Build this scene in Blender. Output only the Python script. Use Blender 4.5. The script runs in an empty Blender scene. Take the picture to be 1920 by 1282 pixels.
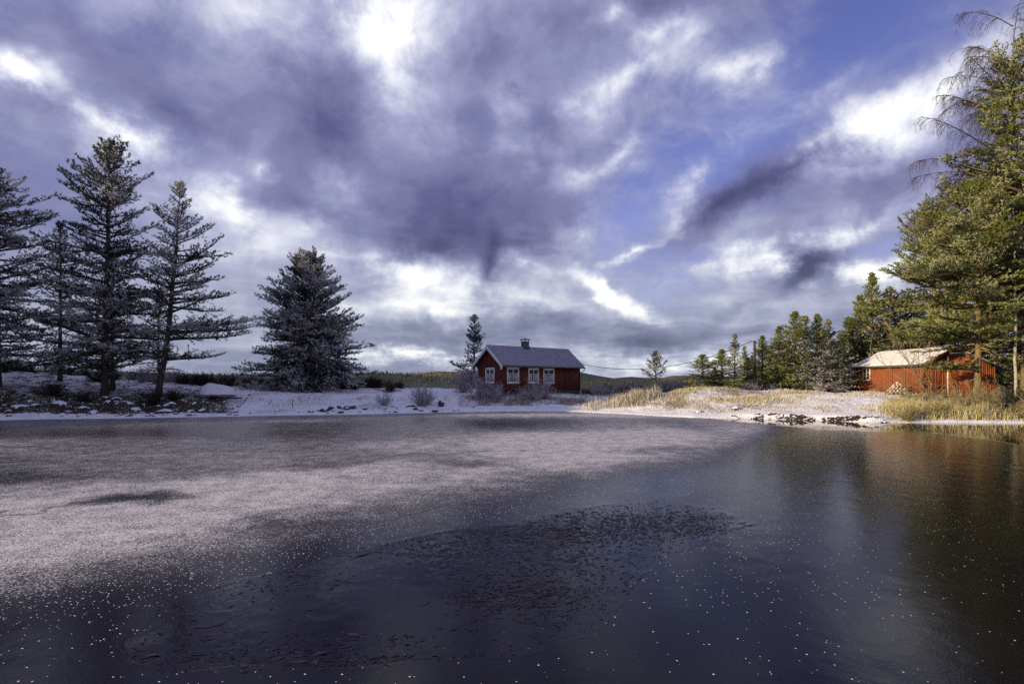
import bpy, math, random
import numpy as np
from mathutils import Vector, Matrix

SC = bpy.context.scene
COL = SC.collection
R = math.radians
F = 1066.0          # focal length in photograph pixels (20 mm lens)
HOR = 712.0         # horizon row of the photograph
CAMZ = 2.5
def at(px, Y):      # ground x of a photograph column at distance Y
    return (px - 960.0) / F * Y
def zt(py, Y):      # height of a photograph row at distance Y
    return CAMZ + (HOR - py) / F * Y

# ---------------------------------------------------------------- camera
cam_d = bpy.data.cameras.new('camera')
cam_d.sensor_width = 36.0
cam_d.lens = 36.0 * F / 1920.0
cam_d.shift_y = (HOR - 641.0) / 1920.0
cam_d.clip_start = 0.1
cam_d.clip_end = 20000
cam = bpy.data.objects.new('camera', cam_d)
cam.location = (0, 0, CAMZ)
cam.rotation_euler = (R(90), 0, 0)
COL.objects.link(cam)
SC.camera = cam

# ---------------------------------------------------------------- sun
SUN_DIR = Vector((-0.91, -0.41, 0.0)).normalized()      # towards the sun, on the ground
SUN_EL = R(13.0)
sun_d = bpy.data.lights.new('sun', 'SUN')
sun_d.energy = 5.0
sun_d.angle = R(0.6)
sun_d.color = (1.0, 0.80, 0.52)
sun = bpy.data.objects.new('sun', sun_d)
sv = Vector((SUN_DIR.x * math.cos(SUN_EL), SUN_DIR.y * math.cos(SUN_EL), math.sin(SUN_EL)))
sun.rotation_euler = (-sv).to_track_quat('-Z', 'Y').to_euler()
sun.location = (-30, -20, 20)
COL.objects.link(sun)

# ---------------------------------------------------------------- exposure
SC.view_settings.view_transform = 'Standard'
SC.view_settings.look = 'None'
SC.view_settings.exposure = 0.26
SC.view_settings.gamma = 1.0
SC.view_settings.use_curve_mapping = False
SC.render.engine = 'CYCLES'
SC.cycles.max_bounces = 6
SC.cycles.diffuse_bounces = 3
SC.cycles.glossy_bounces = 3
SC.cycles.transparent_max_bounces = 6
SC.cycles.use_denoising = False
SC.cycles.sample_clamp_indirect = 6.0

def srgb(r, g, b):
    def f(c):
        c /= 255.0
        return c / 12.92 if c <= 0.04045 else ((c + 0.055) / 1.055) ** 2.4
    return (f(r), f(g), f(b))

# ---------------------------------------------------------------- world: Nishita sky with clouds
class NT:
    def __init__(s, tree):
        s.t = tree
        s.n = tree.nodes
        s.l = tree.links
    def put(s, sock, v):
        if isinstance(v, bpy.types.NodeSocket):
            s.l.new(v, sock)
        elif v is not None:
            sock.default_value = v
    def math(s, op, a, b=None, c=None, clamp=False):
        m = s.n.new('ShaderNodeMath'); m.operation = op; m.use_clamp = clamp
        s.put(m.inputs[0], a); s.put(m.inputs[1], b); s.put(m.inputs[2], c)
        return m.outputs[0]
    def vm(s, op, a, b=None):
        m = s.n.new('ShaderNodeVectorMath'); m.operation = op
        s.put(m.inputs[0], a); s.put(m.inputs[1], b)
        return m.outputs[0]
    def scale(s, a, f):
        m = s.n.new('ShaderNodeVectorMath'); m.operation = 'SCALE'
        s.put(m.inputs[0], a); s.put(m.inputs['Scale'], f)
        return m.outputs[0]
    def noise(s, vec, scale, detail=5, rough=0.5, dist=0.0, lac=2.0, dim='3D', color=False):
        m = s.n.new('ShaderNodeTexNoise'); m.noise_dimensions = dim
        s.put(m.inputs['Vector'], vec)
        m.inputs['Scale'].default_value = scale; m.inputs['Detail'].default_value = detail
        m.inputs['Roughness'].default_value = rough; m.inputs['Distortion'].default_value = dist
        m.inputs['Lacunarity'].default_value = lac
        return m.outputs['Color' if color else 'Fac']
    def voronoi(s, vec, scale, feature='F1', rnd=1.0, dim='3D'):
        m = s.n.new('ShaderNodeTexVoronoi'); m.voronoi_dimensions = dim; m.feature = feature
        s.put(m.inputs['Vector'], vec); m.inputs['Scale'].default_value = scale
        m.inputs['Randomness'].default_value = rnd
        return m
    def sep(s, v):
        m = s.n.new('ShaderNodeSeparateXYZ'); s.put(m.inputs[0], v); return m.outputs
    def comb(s, x, y, z):
        m = s.n.new('ShaderNodeCombineXYZ')
        for i, v in enumerate((x, y, z)): s.put(m.inputs[i], v)
        return m.outputs[0]
    def ramp(s, fac, stops, interp='LINEAR'):
        m = s.n.new('ShaderNodeValToRGB'); s.put(m.inputs[0], fac)
        cr = m.color_ramp; cr.interpolation = interp
        while len(cr.elements) < len(stops): cr.elements.new(0.5)
        for e, (p, c) in zip(cr.elements, stops):
            e.position = p
            e.color = (c[0], c[1], c[2], 1) if not isinstance(c, (int, float)) else (c, c, c, 1)
        return m.outputs[0]
    def mix(s, fac, a, b, mode='MIX'):
        m = s.n.new('ShaderNodeMix'); m.data_type = 'RGBA'; m.blend_type = mode
        s.put(m.inputs[0], fac)
        for i, v in ((6, a), (7, b)):
            if isinstance(v, (tuple, list)) and len(v) == 3: v = (*v, 1)
            s.put(m.inputs[i], v)
        return m.outputs[2]
    def smooth(s, v, a, b, lo=0.0, hi=1.0):
        m = s.n.new('ShaderNodeMapRange'); m.interpolation_type = 'SMOOTHSTEP'
        s.put(m.inputs[0], v)
        m.inputs[1].default_value = a; m.inputs[2].default_value = b
        m.inputs[3].default_value = lo; m.inputs[4].default_value = hi
        return m.outputs[0]
    def attr(s, name):
        m = s.n.new('ShaderNodeAttribute'); m.attribute_name = name
        return m.outputs['Fac']

world = bpy.data.worlds.new('World')
SC.world = world
world.use_nodes = True
wt = world.node_tree
wt.nodes.clear()
W = NT(wt)
tc = wt.nodes.new('ShaderNodeTexCoord').outputs['Generated']
dx, dy, dz = W.sep(tc)
az = W.math('ARCTAN2', dx, dy)
el = W.math('ARCSINE', dz)
ae = W.comb(az, el, 0.0)
# cloud sheet coordinates: the sky seen as a layer overhead, so the noise streaks away to the horizon
den = W.math('ADD', W.math('MAXIMUM', dz, 0.0), 0.16)
sheet = W.comb(W.math('DIVIDE', dx, den), W.math('DIVIDE', dy, den), 0.0)
w1 = W.vm('SUBTRACT', W.noise(tc, 3.2, 4, 0.55, color=True), (0.5, 0.5, 0.5))
w2 = W.vm('SUBTRACT', W.noise(tc, 11.0, 5, 0.6, color=True), (0.5, 0.5, 0.5))
warp = W.vm('ADD', ae, W.vm('ADD', W.vm('MULTIPLY', w1, (0.10, 0.07, 0.0)), W.vm('MULTIPLY', w2, (0.10, 0.075, 0.0))))
n_sheet = W.noise(sheet, 1.5, 7, 0.58, 0.6)
n_fine = W.noise(tc, 9.0, 7, 0.6, 0.4)
n_big = W.noise(tc, 3.0, 4, 0.5)

def sky_blob(src, px, py, rx, ry, rot):
    a = math.atan((px - 960) / F); ca = math.cos(a)
    e = math.atan((HOR - py) / F * ca); ce = math.cos(e)
    m = wt.nodes.new('ShaderNodeMapping'); m.vector_type = 'TEXTURE'
    wt.links.new(src, m.inputs[0])
    m.inputs['Location'].default_value = (a, e, 0)
    m.inputs['Rotation'].default_value = (0, 0, R(rot))
    m.inputs['Scale'].default_value = (1.45 * rx / F * ca * ca, 1.45 * ry / F * ca * ce * ce, 1)
    g = wt.nodes.new('ShaderNodeTexGradient'); g.gradient_type = 'SPHERICAL'
    wt.links.new(m.outputs[0], g.inputs[0])
    return W.math('MULTIPLY', g.outputs[1], g.outputs[1])
def blob_sum(rows, src):
    acc = 0.0
    for (px, py, rx, ry, rot, amp) in rows:
        acc = W.math('MULTIPLY_ADD', sky_blob(src, px, py, rx, ry, rot), amp, acc)
    return acc

#            px    py    rx   ry  rot  amount
WHITE = [ (725,  66, 88, 84,  0, 1.15), (745, 150, 130, 170, 0, 0.30),
          (255, 262, 115, 62, -14, 1.6), (60, 140, 165, 44, -20, 1.0), (0, 110, 110, 50, -20, 0.25),
          (470,  20, 420, 130, 0, 0.38), (800, 20, 260, 100, 0, 0.34),
          (960, 205, 60, 90, 0, 0.34), (975, 272, 60, 34, 0, 0.30),
          (1110, 205, 120, 70, 35, 0.42), (1180, 150, 130, 45, 25, 0.45), (1345, 150, 160, 50, 8, 0.45),
          (1140, 45, 50, 30, 0, 0.45), (1225, 68, 110, 34, 10, 0.42), (1290, 95, 90, 40, 30, 0.25),
          (1630, 245, 230, 66, 23, 1.1), (1740, 195, 190, 66, 25, 0.5), (1520, 275, 110, 40, 20, 0.5),
          (1610, 430, 220, 46, 22, 0.75), (1450, 488, 130, 32, 6, 1.3), (1640, 514, 135, 30, 8, 1.2),
          (1560, 470, 120, 30, 20, 0.3),
          (830, 532, 170, 46, -4, 0.75), (735, 492, 110, 32, -8, 0.65), (800, 575, 120, 36, 0, 0.75),
          (660, 568, 60, 34, -10, 0.45), (620, 480, 60, 34, 0, 0.35),
          (430, 385, 85, 55, -15, 0.9), (475, 440, 140, 60, -25, 0.40), (570, 420, 60, 45, 0, 0.35),
          (635, 350, 60, 60, 0, 0.28), (492, 316, 34, 26, 0, 0.42),
          (1090, 336, 60, 40, 10, 0.42), (1150, 304, 46, 22, 20, 0.36), (1098, 442, 110, 50, 10, 0.42),
          (1430, 110, 330, 60, 28, 0.16), (1330, 300, 200, 60, 35, 0.22), (1500, 200, 300, 40, 24, 0.22), (1200, 340, 70, 160, -20, 0.18), (1250, 520, 200, 50, 10, 0.25), (1195, 474, 100, 12, 20, 0.6), (1150, 548, 110, 20, -26, 1.2), (1010, 575, 150, 30, 0, 0.45),
          (980, 495, 80, 26, -20, 0.50), (1310, 335, 90, 26, 30, 0.32), (1280, 400, 60, 90, -25, 0.30),
          (760, 655, 180, 13, 0, 1.1), (770, 668, 190, 10, 0, 0.30), (1290, 668, 350, 34, 2, 0.75),
          (1000, 665, 500, 30, 0, 0.15), (1250, 590, 260, 50, 5, 0.12), (1480, 570, 300, 60, 12, 0.15),
          (400, 470, 300, 160, 0, 0.06) ]
DARK = [ (600, 240, 180, 150, -30, 0.45), (905, 95, 120, 130, 40, 0.36), (620, 80, 130, 90, 0, 0.20),
         (330, 190, 260, 46, -22, 0.20), (880, 400, 330, 130, 5, 0.34), (860, 440, 170, 100, 0, 0.20),
         (1010, 450, 130, 70, 25, 0.24), (915, 500, 28, 80, -5, 0.55), (790, 470, 60, 60, 0, 0.25), (800, 465, 90, 60, 0, 0.2),
         (1010, 350, 110, 50, 30, 0.16), (1350, 395, 210, 66, 34, 0.62), (1490, 330, 230, 56, 20, 0.6),
         (1600, 360, 260, 60, 22, 0.22), (1530, 503, 95, 62, 25, 0.85), (1560, 440, 330, 60, 20, 0.20),
         (1190, 625, 250, 60, 0, 0.42), (1440, 625, 190, 24, 4, 0.20), (1400, 575, 130, 20, 25, 0.20),
         (640, 690, 520, 50, 0, 0.34), (760, 620, 330, 34, 0, 0.30), (1050, 610, 300, 50, 0, 0.15), (130, 215, 260, 60, -18, 0.22), (60, 330, 260, 90, 0, 0.16), (180, 420, 200, 60, 0, 0.12),
         (950, 150, 90, 130, 10, 0.14), (1240, 20, 300, 60, 0, 0.25), (1050, 260, 70, 90, 0, 0.2),
         (160, 60, 200, 70, 0, 0.10), (550, 370, 110, 60, -30, 0.14), (1580, 600, 200, 60, 10, 0.10) ]
CLEAR = [ (1600, 60, 600, 270, 10, 1.35), (1380, 270, 320, 180, 22, 0.9), (1280, 500, 330, 150, 10, 0.80),
          (1180, 400, 200, 140, 20, 0.55), (1750, 560, 200, 90, 0, 0.3), (100, 330, 180, 120, 0, 0.40),
          (1660, 470, 160, 40, 10, 0.5), (680, 700, 300, 50, 0, 0.3), (150, 30, 260, 80, 0, 0.35), (1140, 350, 140, 60, 20, 0.4)]
wsum = blob_sum(WHITE, warp)
dsum = blob_sum(DARK, warp)
csum = blob_sum(CLEAR, warp)
n_mid = W.noise(W.vm('ADD', sheet, W.scale(w2, 0.25)), 3.4, 6, 0.55, 0.3)
tex = W.math('MULTIPLY', W.math('SUBTRACT', n_sheet, 0.5), 0.62)
tex = W.math('MULTIPLY_ADD', W.math('SUBTRACT', n_fine, 0.5), 0.46, tex)
tex = W.math('MULTIPLY_ADD', W.math('SUBTRACT', n_mid, 0.5), 0.36, tex)
tone = W.math('ADD', 0.53, W.math('MULTIPLY', W.math('SUBTRACT', n_big, 0.5), 0.2))
wmod = W.math('MULTIPLY', wsum, W.smooth(W.math('ADD', n_fine, W.math('MULTIPLY', W.math('SUBTRACT', n_mid, 0.5), 0.6)), 0.2, 0.8, 0.30, 1.30))
tone = W.math('ADD', tone, wmod)
tone = W.math('SUBTRACT', tone, W.math('MULTIPLY', dsum, 0.80))
tone = W.math('MULTIPLY_ADD', tex, 0.95, tone)
tone = W.math('MULTIPLY', tone, 0.765, clamp=True)
cov = W.math('SUBTRACT', 1.05, csum)
cov = W.math('ADD', cov, W.math('MULTIPLY', wmod, 1.2))
cov = W.math('ADD', cov, W.math('MULTIPLY', dsum, 0.9))
cov = W.math('MULTIPLY_ADD', tex, 2.8, cov)
cov = W.smooth(cov, -0.55, 1.1)
cloud_high = W.ramp(tone, [(0.0, srgb(70, 71, 106)), (0.16, srgb(90, 91, 132)), (0.34, srgb(122, 124, 162)),
                      (0.5, srgb(156, 159, 191)), (0.72, srgb(208, 210, 225)), (1.0, srgb(252, 253, 250))])
cloud_low = W.ramp(tone, [(0.0, srgb(84, 88, 112)), (0.16, srgb(108, 113, 138)), (0.34, srgb(142, 147, 170)),
                      (0.5, srgb(174, 179, 196)), (0.72, srgb(214, 218, 222)), (1.0, srgb(253, 254, 247))])
lowf = W.smooth(el, 0.03, 0.32, 1.0, 0.0)
cloud = W.mix(lowf, cloud_high, cloud_low)
sky = wt.nodes.new('ShaderNodeTexSky')
sky.sky_type = 'NISHITA'
sky.sun_disc = False
sky.sun_elevation = SUN_EL
sky.sun_rotation = math.atan2(SUN_DIR.x, SUN_DIR.y)
sky.air_density = 1.0; sky.dust_density = 0.6; sky.ozone_density = 2.0
blue = W.ramp(W.math('DIVIDE', el, 0.65, clamp=True), [(0.0, srgb(186, 192, 202)), (0.12, srgb(176, 186, 214)), (0.30, srgb(148, 160, 220)),
                   (0.5, srgb(110, 124, 192)), (0.75, srgb(90, 102, 168)), (1.0, srgb(72, 80, 140))])
STR = 0.1
clearsky = W.mix(0.12, W.scale(blue, 1.0 / STR), sky.outputs[0])
final = W.mix(cov, clearsky, W.scale(cloud, 1.0 / STR))
below = W.smooth(dz, -0.05, 0.0)
final = W.mix(below, (1.2, 1.2, 1.5), final)
bg = wt.nodes.new('ShaderNodeBackground')
bg.inputs['Strength'].default_value = STR
wt.links.new(final, bg.inputs['Color'])
wo = wt.nodes.new('ShaderNodeOutputWorld')
wt.links.new(bg.outputs[0], wo.inputs['Surface'])
world.cycles.sampling_method = 'MANUAL'
world.cycles.sample_map_resolution = 512
# ================================================================ helpers
RNG = np.random.default_rng(7)
def hash2(ix, iy, seed):
    h = (ix.astype(np.int64) * 374761393 + iy.astype(np.int64) * 668265263 + seed * 1442695041) & 0xffffffff
    h = ((h ^ (h >> 13)) * 1274126177) & 0xffffffff
    return ((h ^ (h >> 16)) & 0xffff) / 65535.0
def vnoise(x, y, seed=0):
    x = np.asarray(x, float); y = np.asarray(y, float)
    ix = np.floor(x); iy = np.floor(y)
    fx = x - ix; fy = y - iy
    fx = fx * fx * (3 - 2 * fx); fy = fy * fy * (3 - 2 * fy)
    a = hash2(ix, iy, seed); b = hash2(ix + 1, iy, seed)
    c = hash2(ix, iy + 1, seed); d = hash2(ix + 1, iy + 1, seed)
    return (a * (1 - fx) + b * fx) * (1 - fy) + (c * (1 - fx) + d * fx) * fy
def fbm(x, y, oct=4, seed=0, gain=0.5):
    s = 0; a = 1; t = 0
    for i in range(oct):
        s = s + a * (vnoise(x * 2 ** i + 17.3 * i, y * 2 ** i - 9.1 * i, seed + i) - 0.5)
        t += a; a *= gain
    return s / t * 2
def sstep(a, b, v):
    t = np.clip((np.asarray(v, float) - a) / (b - a), 0, 1)
    return t * t * (3 - 2 * t)

def mesh_np(name, V, T=None, Q=None, mats=(), mt=None, mq=None, smooth=False, attrs=None):
    V = np.asarray(V, np.float32).reshape(-1, 3)
    T = np.zeros((0, 3), np.int32) if T is None or len(T) == 0 else np.asarray(T, np.int32)
    Q = np.zeros((0, 4), np.int32) if Q is None or len(Q) == 0 else np.asarray(Q, np.int32)
    me = bpy.data.meshes.new(name)
    me.vertices.add(len(V)); me.vertices.foreach_set('co', V.ravel())
    me.loops.add(T.size + Q.size)
    me.loops.foreach_set('vertex_index', np.concatenate([T.ravel(), Q.ravel()]).astype(np.int32))
    n = len(T) + len(Q)
    me.polygons.add(n)
    ls = np.concatenate([np.arange(len(T)) * 3, T.size + np.arange(len(Q)) * 4]).astype(np.int32)
    me.polygons.foreach_set('loop_start', ls)
    mi = np.zeros(n, np.int32)
    if mt is not None and len(T): mi[:len(T)] = mt
    if mq is not None and len(Q): mi[len(T):] = mq
    for m in mats: me.materials.append(m)
    me.polygons.foreach_set('material_index', mi)
    if smooth: me.polygons.foreach_set('use_smooth', np.ones(n, bool))
    me.update(calc_edges=True)
    for k, v in (attrs or {}).items():
        a = me.attributes.new(k, 'FLOAT', 'POINT')
        a.data.foreach_set('value', np.asarray(v, np.float32).ravel())
    return me

def link(name, me, parent=None, loc=None, rotz=None):
    o = bpy.data.objects.new(name, me)
    COL.objects.link(o)
    if parent is not None: o.parent = parent
    if loc is not None: o.location = loc
    if rotz is not None: o.rotation_euler = (0, 0, rotz)
    return o
def tag(o, label=None, cat=None, group=None, kind=None):
    if label: o['label'] = label
    if cat: o['category'] = cat
    if group: o['group'] = group
    if kind: o['kind'] = kind
    return o
def thing(name, label, cat, loc=(0, 0, 0), rotz=0.0, group=None):
    o = bpy.data.objects.new(name, None)
    o.empty_display_size = 0.3
    COL.objects.link(o); o.location = loc; o.rotation_euler = (0, 0, rotz)
    return tag(o, label, cat, group)

class MB:
    """collects boxes, prisms and tubes, links them as one mesh object"""
    def __init__(s): s.v = []; s.t = []; s.q = []; s.mt = []; s.mq = []; s.n = 0
    def add(s, V, T=(), Q=(), m=0):
        V = np.asarray(V, float).reshape(-1, 3)
        s.v.append(V)
        if len(T): T = np.asarray(T) + s.n; s.t.append(T); s.mt.append(np.full(len(T), m))
        if len(Q): Q = np.asarray(Q) + s.n; s.q.append(Q); s.mq.append(np.full(len(Q), m))
        s.n += len(V)
    def box(s, x0, x1, y0, y1, z0, z1, m=0):
        V = [(x, y, z) for z in (z0, z1) for y in (y0, y1) for x in (x0, x1)]
        s.add(V, Q=[(0, 2, 3, 1), (4, 5, 7, 6), (0, 1, 5, 4), (1, 3, 7, 5), (3, 2, 6, 7), (2, 0, 4, 6)], m=m)
    def hexa(s, P, m=0):   # 8 corners: bottom ring 0-3, top ring 4-7
        s.add(P, Q=[(3, 2, 1, 0), (4, 5, 6, 7), (0, 1, 5, 4), (1, 2, 6, 5), (2, 3, 7, 6), (3, 0, 4, 7)], m=m)
    def tube(s, P, rad, k=6, m=0, cap=True):
        P = np.asarray(P, float); n = len(P)
        rad = np.broadcast_to(np.asarray(rad, float), (n,))
        d = np.gradient(P, axis=0); d /= np.linalg.norm(d, axis=1, keepdims=True) + 1e-9
        up = np.tile((0.0, 0, 1), (n, 1)); up[np.abs(d[:, 2]) > 0.9] = (1, 0, 0)
        if np.abs(d[:, 2]).mean() > 0.7: up[:] = (1, 0, 0)
        a = np.cross(d, up); a /= np.linalg.norm(a, axis=1, keepdims=True) + 1e-9
        b = np.cross(d, a)
        th = np.arange(k) * 2 * np.pi / k
        V = P[:, None] + rad[:, None, None] * (a[:, None] * np.cos(th)[None, :, None] + b[:, None] * np.sin(th)[None, :, None])
        i = np.arange(n - 1)[:, None] * k; j = np.arange(k)[None]; j2 = (j + 1) % k
        Q = np.stack([i + j, i + j2, i + k + j2, i + k + j], -1).reshape(-1, 4)
        T = []
        if cap and k >= 3:
            T = [(0, q + 1, q) for q in range(1, k - 1)] + [((n - 1) * k, (n - 1) * k + q, (n - 1) * k + q + 1) for q in range(1, k - 1)]
        s.add(V, T=T, Q=Q, m=m)
    def arrays(s):
        V = np.concatenate(s.v)
        T = np.concatenate(s.t) if s.t else None; Q = np.concatenate(s.q) if s.q else None
        mt = np.concatenate(s.mt) if s.mt else None; mq = np.concatenate(s.mq) if s.mq else None
        return V, T, Q, mt, mq
    def mesh(s, name, mats, smooth=False):
        V, T, Q, mt, mq = s.arrays()
        return mesh_np(name, V, T, Q, mats if isinstance(mats, (list, tuple)) else [mats], mt, mq, smooth)
    def build(s, name, mats, parent=None, smooth=False, loc=None, rotz=None):
        return link(name, s.mesh(name, mats, smooth), parent, loc, rotz)

# ================================================================ materials
def new_mat(name):
    m = bpy.data.materials.new(name); m.use_nodes = True
    m.node_tree.nodes.clear()
    return m, NT(m.node_tree)
def out(N, shader, disp=None):
    o = N.n.new('ShaderNodeOutputMaterial'); N.l.new(shader, o.inputs['Surface'])
def principled(N, col, rough=0.8, spec=0.3, normal=None, ior=None, metal=None):
    p = N.n.new('ShaderNodeBsdfPrincipled')
    if isinstance(col, tuple): col = (*col, 1) if len(col) == 3 else col
    N.put(p.inputs['Base Color'], col); N.put(p.inputs['Roughness'], rough)
    N.put(p.inputs['Specular IOR Level'], spec)
    if ior: p.inputs['IOR'].default_value = ior
    if metal is not None: p.inputs['Metallic'].default_value = metal
    if normal is not None: N.l.new(normal, p.inputs['Normal'])
    return p.outputs[0]
def bump(N, h, strength=0.5, dist=0.02):
    b = N.n.new('ShaderNodeBump'); N.put(b.inputs['Height'], h)
    N.put(b.inputs['Strength'], strength); b.inputs['Distance'].default_value = dist
    return b.outputs[0]
def objco(N): return N.n.new('ShaderNodeTexCoord').outputs['Object']

def simple(name, c0, c1, scale=4.0, rough=0.85, spec=0.2, bs=0.3, bd=0.01, detail=5, stretch=None):
    m, N = new_mat(name); co = objco(N)
    if stretch: co = N.vm('MULTIPLY', co, stretch)
    n = N.noise(co, scale, detail, 0.6)
    c = N.ramp(n, [(0.3, c0), (0.7, c1)])
    out(N, principled(N, c, rough, spec, bump(N, N.noise(co, scale * 4, 4, 0.6), bs, bd)))
    return m

def needles(name, c0, c1, trans=0.3, snow=None):
    m, N = new_mat(name); co = objco(N)
    n = N.noise(co, 0.9, 3, 0.6); n2 = N.noise(co, 14.0, 2, 0.5)
    c = N.ramp(N.math('MULTIPLY_ADD', n2, 0.5, N.math('MULTIPLY', n, 0.5)), [(0.35, c0), (0.65, c1)])
    d = N.n.new('ShaderNodeBsdfDiffuse'); N.put(d.inputs['Color'], c)
    t = N.n.new('ShaderNodeBsdfTranslucent'); N.put(t.inputs['Color'], c)
    x = N.n.new('ShaderNodeMixShader'); x.inputs[0].default_value = trans
    N.l.new(d.outputs[0], x.inputs[1]); N.l.new(t.outputs[0], x.inputs[2])
    out(N, x.outputs[0]); return m

M = {}
M['needle_dark'] = needles('needle_dark', (0.038, 0.054, 0.046), (0.090, 0.112, 0.085))
M['needle_green'] = needles('needle_green', (0.10, 0.135, 0.030), (0.25, 0.30, 0.065))
M['needle_deep'] = needles('needle_deep', (0.035, 0.048, 0.028), (0.085, 0.105, 0.05))
M['needle_frost'] = needles('needle_frost', (0.38, 0.38, 0.38), (0.70, 0.69, 0.70))
M['needle_rime'] = needles('needle_rime', (0.32, 0.34, 0.16), (0.58, 0.58, 0.33))
M['bark'] = simple('bark', (0.035, 0.03, 0.03), (0.10, 0.085, 0.08), 3.0, 0.95, 0.1, 0.8, 0.03, stretch=(3, 3, 0.7))
M['bark_pine'] = simple('bark_pine', (0.10, 0.08, 0.045), (0.27, 0.20, 0.10), 3.0, 0.95, 0.1, 0.8, 0.03, stretch=(3, 3, 0.7))
M['bark_birch'] = simple('bark_birch', (0.16, 0.13, 0.09), (0.55, 0.50, 0.40), 4.0, 0.85, 0.1, 0.4, 0.01, stretch=(1, 1, 3))
M['twig_frost'] = simple('twig_frost', (0.20, 0.17, 0.18), (0.62, 0.57, 0.60), 6.0, 0.95, 0.1, 0.1)
M['twig_birch'] = simple('twig_birch', (0.05, 0.035, 0.04), (0.10, 0.075, 0.075), 3.0, 0.9, 0.1, 0.1)
M['twig_warm'] = simple('twig_warm', (0.16, 0.12, 0.06), (0.42, 0.36, 0.2), 5.0, 0.9, 0.1, 0.1)
M['twig_dark'] = simple('twig_dark', (0.022, 0.02, 0.018), (0.075, 0.06, 0.05), 5.0, 0.9, 0.1, 0.1)
M['straw'] = simple('straw', (0.22, 0.18, 0.10), (0.50, 0.44, 0.29), 3.0, 0.9, 0.1, 0.1)
M['straw_gold'] = simple('straw_gold', (0.36, 0.31, 0.10), (0.70, 0.63, 0.26), 3.0, 0.9, 0.1, 0.1)
M['straw_frost'] = simple('straw_frost', (0.42, 0.39, 0.36), (0.78, 0.74, 0.70), 3.0, 0.95, 0.1, 0.1)
M['rock'] = simple('rock', (0.03, 0.028, 0.03), (0.11, 0.10, 0.10), 5.0, 0.9, 0.2, 0.8, 0.03)
M['soil'] = simple('soil', (0.012, 0.010, 0.006), (0.055, 0.045, 0.022), 6.0, 0.95, 0.1, 0.9, 0.04)
M['wood_grey'] = simple('wood_grey', (0.05, 0.045, 0.04), (0.14, 0.12, 0.10), 6.0, 0.9, 0.1, 0.4, 0.01, stretch=(1, 1, 0.3))
M['pole_wood'] = simple('pole_wood', (0.03, 0.025, 0.022), (0.08, 0.065, 0.055), 6.0, 0.9, 0.1, 0.3, 0.01, stretch=(2, 2, 0.3))
M['log'] = simple('log', (0.16, 0.10, 0.05), (0.42, 0.30, 0.16), 6.0, 0.9, 0.1, 0.4, 0.01)
M['white_trim'] = simple('white_trim', (0.70, 0.70, 0.68), (0.84, 0.84, 0.80), 5.0, 0.7, 0.3, 0.2, 0.004)
M['cream_trim'] = simple('cream_trim', (0.52, 0.50, 0.38), (0.78, 0.74, 0.58), 5.0, 0.7, 0.3, 0.2, 0.004)
M['curtain'] = simple('curtain', (0.42, 0.42, 0.44), (0.60, 0.60, 0.62), 6.0, 0.9, 0.1, 0.5, 0.02, stretch=(6, 6, 0.3))
M['metal_dark'] = simple('metal_dark', (0.02, 0.02, 0.022), (0.05, 0.05, 0.055), 5.0, 0.5, 0.5, 0.1, 0.002)
M['chimney'] = simple('chimney', (0.06, 0.065, 0.065), (0.12, 0.13, 0.125), 6.0, 0.8, 0.3, 0.4, 0.01)
M['hull'] = simple('hull', (0.10, 0.11, 0.10), (0.22, 0.22, 0.2), 4.0, 0.7, 0.3, 0.2, 0.01)

def painted_wood(name, c0, c1, c2):
    m, N = new_mat(name); co = objco(N)
    n = N.noise(co, 1.1, 4, 0.6); st = N.noise(N.vm('MULTIPLY', co, (9, 9, 0.5)), 1.2, 5, 0.65)
    c = N.ramp(N.math('MULTIPLY_ADD', st, 0.6, N.math('MULTIPLY', n, 0.4)), [(0.3, c0), (0.5, c1), (0.72, c2)])
    out(N, principled(N, c, 0.85, 0.2, bump(N, st, 0.4, 0.006)))
    return m
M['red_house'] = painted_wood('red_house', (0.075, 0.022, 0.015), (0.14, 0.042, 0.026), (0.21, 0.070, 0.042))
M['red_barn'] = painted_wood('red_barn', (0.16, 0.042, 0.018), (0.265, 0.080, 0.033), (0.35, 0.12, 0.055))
def glass_mat():
    m, N = new_mat('window_glass'); co = objco(N)
    out(N, principled(N, (0.02, 0.022, 0.028), 0.06, 0.6, bump(N, N.noise(co, 3, 2, 0.5), 0.1, 0.01)))
    return m
M['glass'] = glass_mat()

def snow_mat(name='snow', col=(0.80, 0.80, 0.84), dirt=None):
    m, N = new_mat(name); co = objco(N)
    n = N.noise(co, 2.5, 6, 0.65)
    c = N.mix(N.smooth(n, 0.35, 0.7), (col[0] * 0.86, col[1] * 0.86, col[2] * 0.9), col)
    out(N, principled(N, c, 0.9, 0.15, bump(N, N.noise(co, 9, 6, 0.7), 0.6, 0.05)))
    return m
M['snow'] = snow_mat()
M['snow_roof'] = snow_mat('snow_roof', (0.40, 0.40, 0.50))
M['snow_barn'] = snow_mat('snow_barn', (0.86, 0.84, 0.80))

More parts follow.
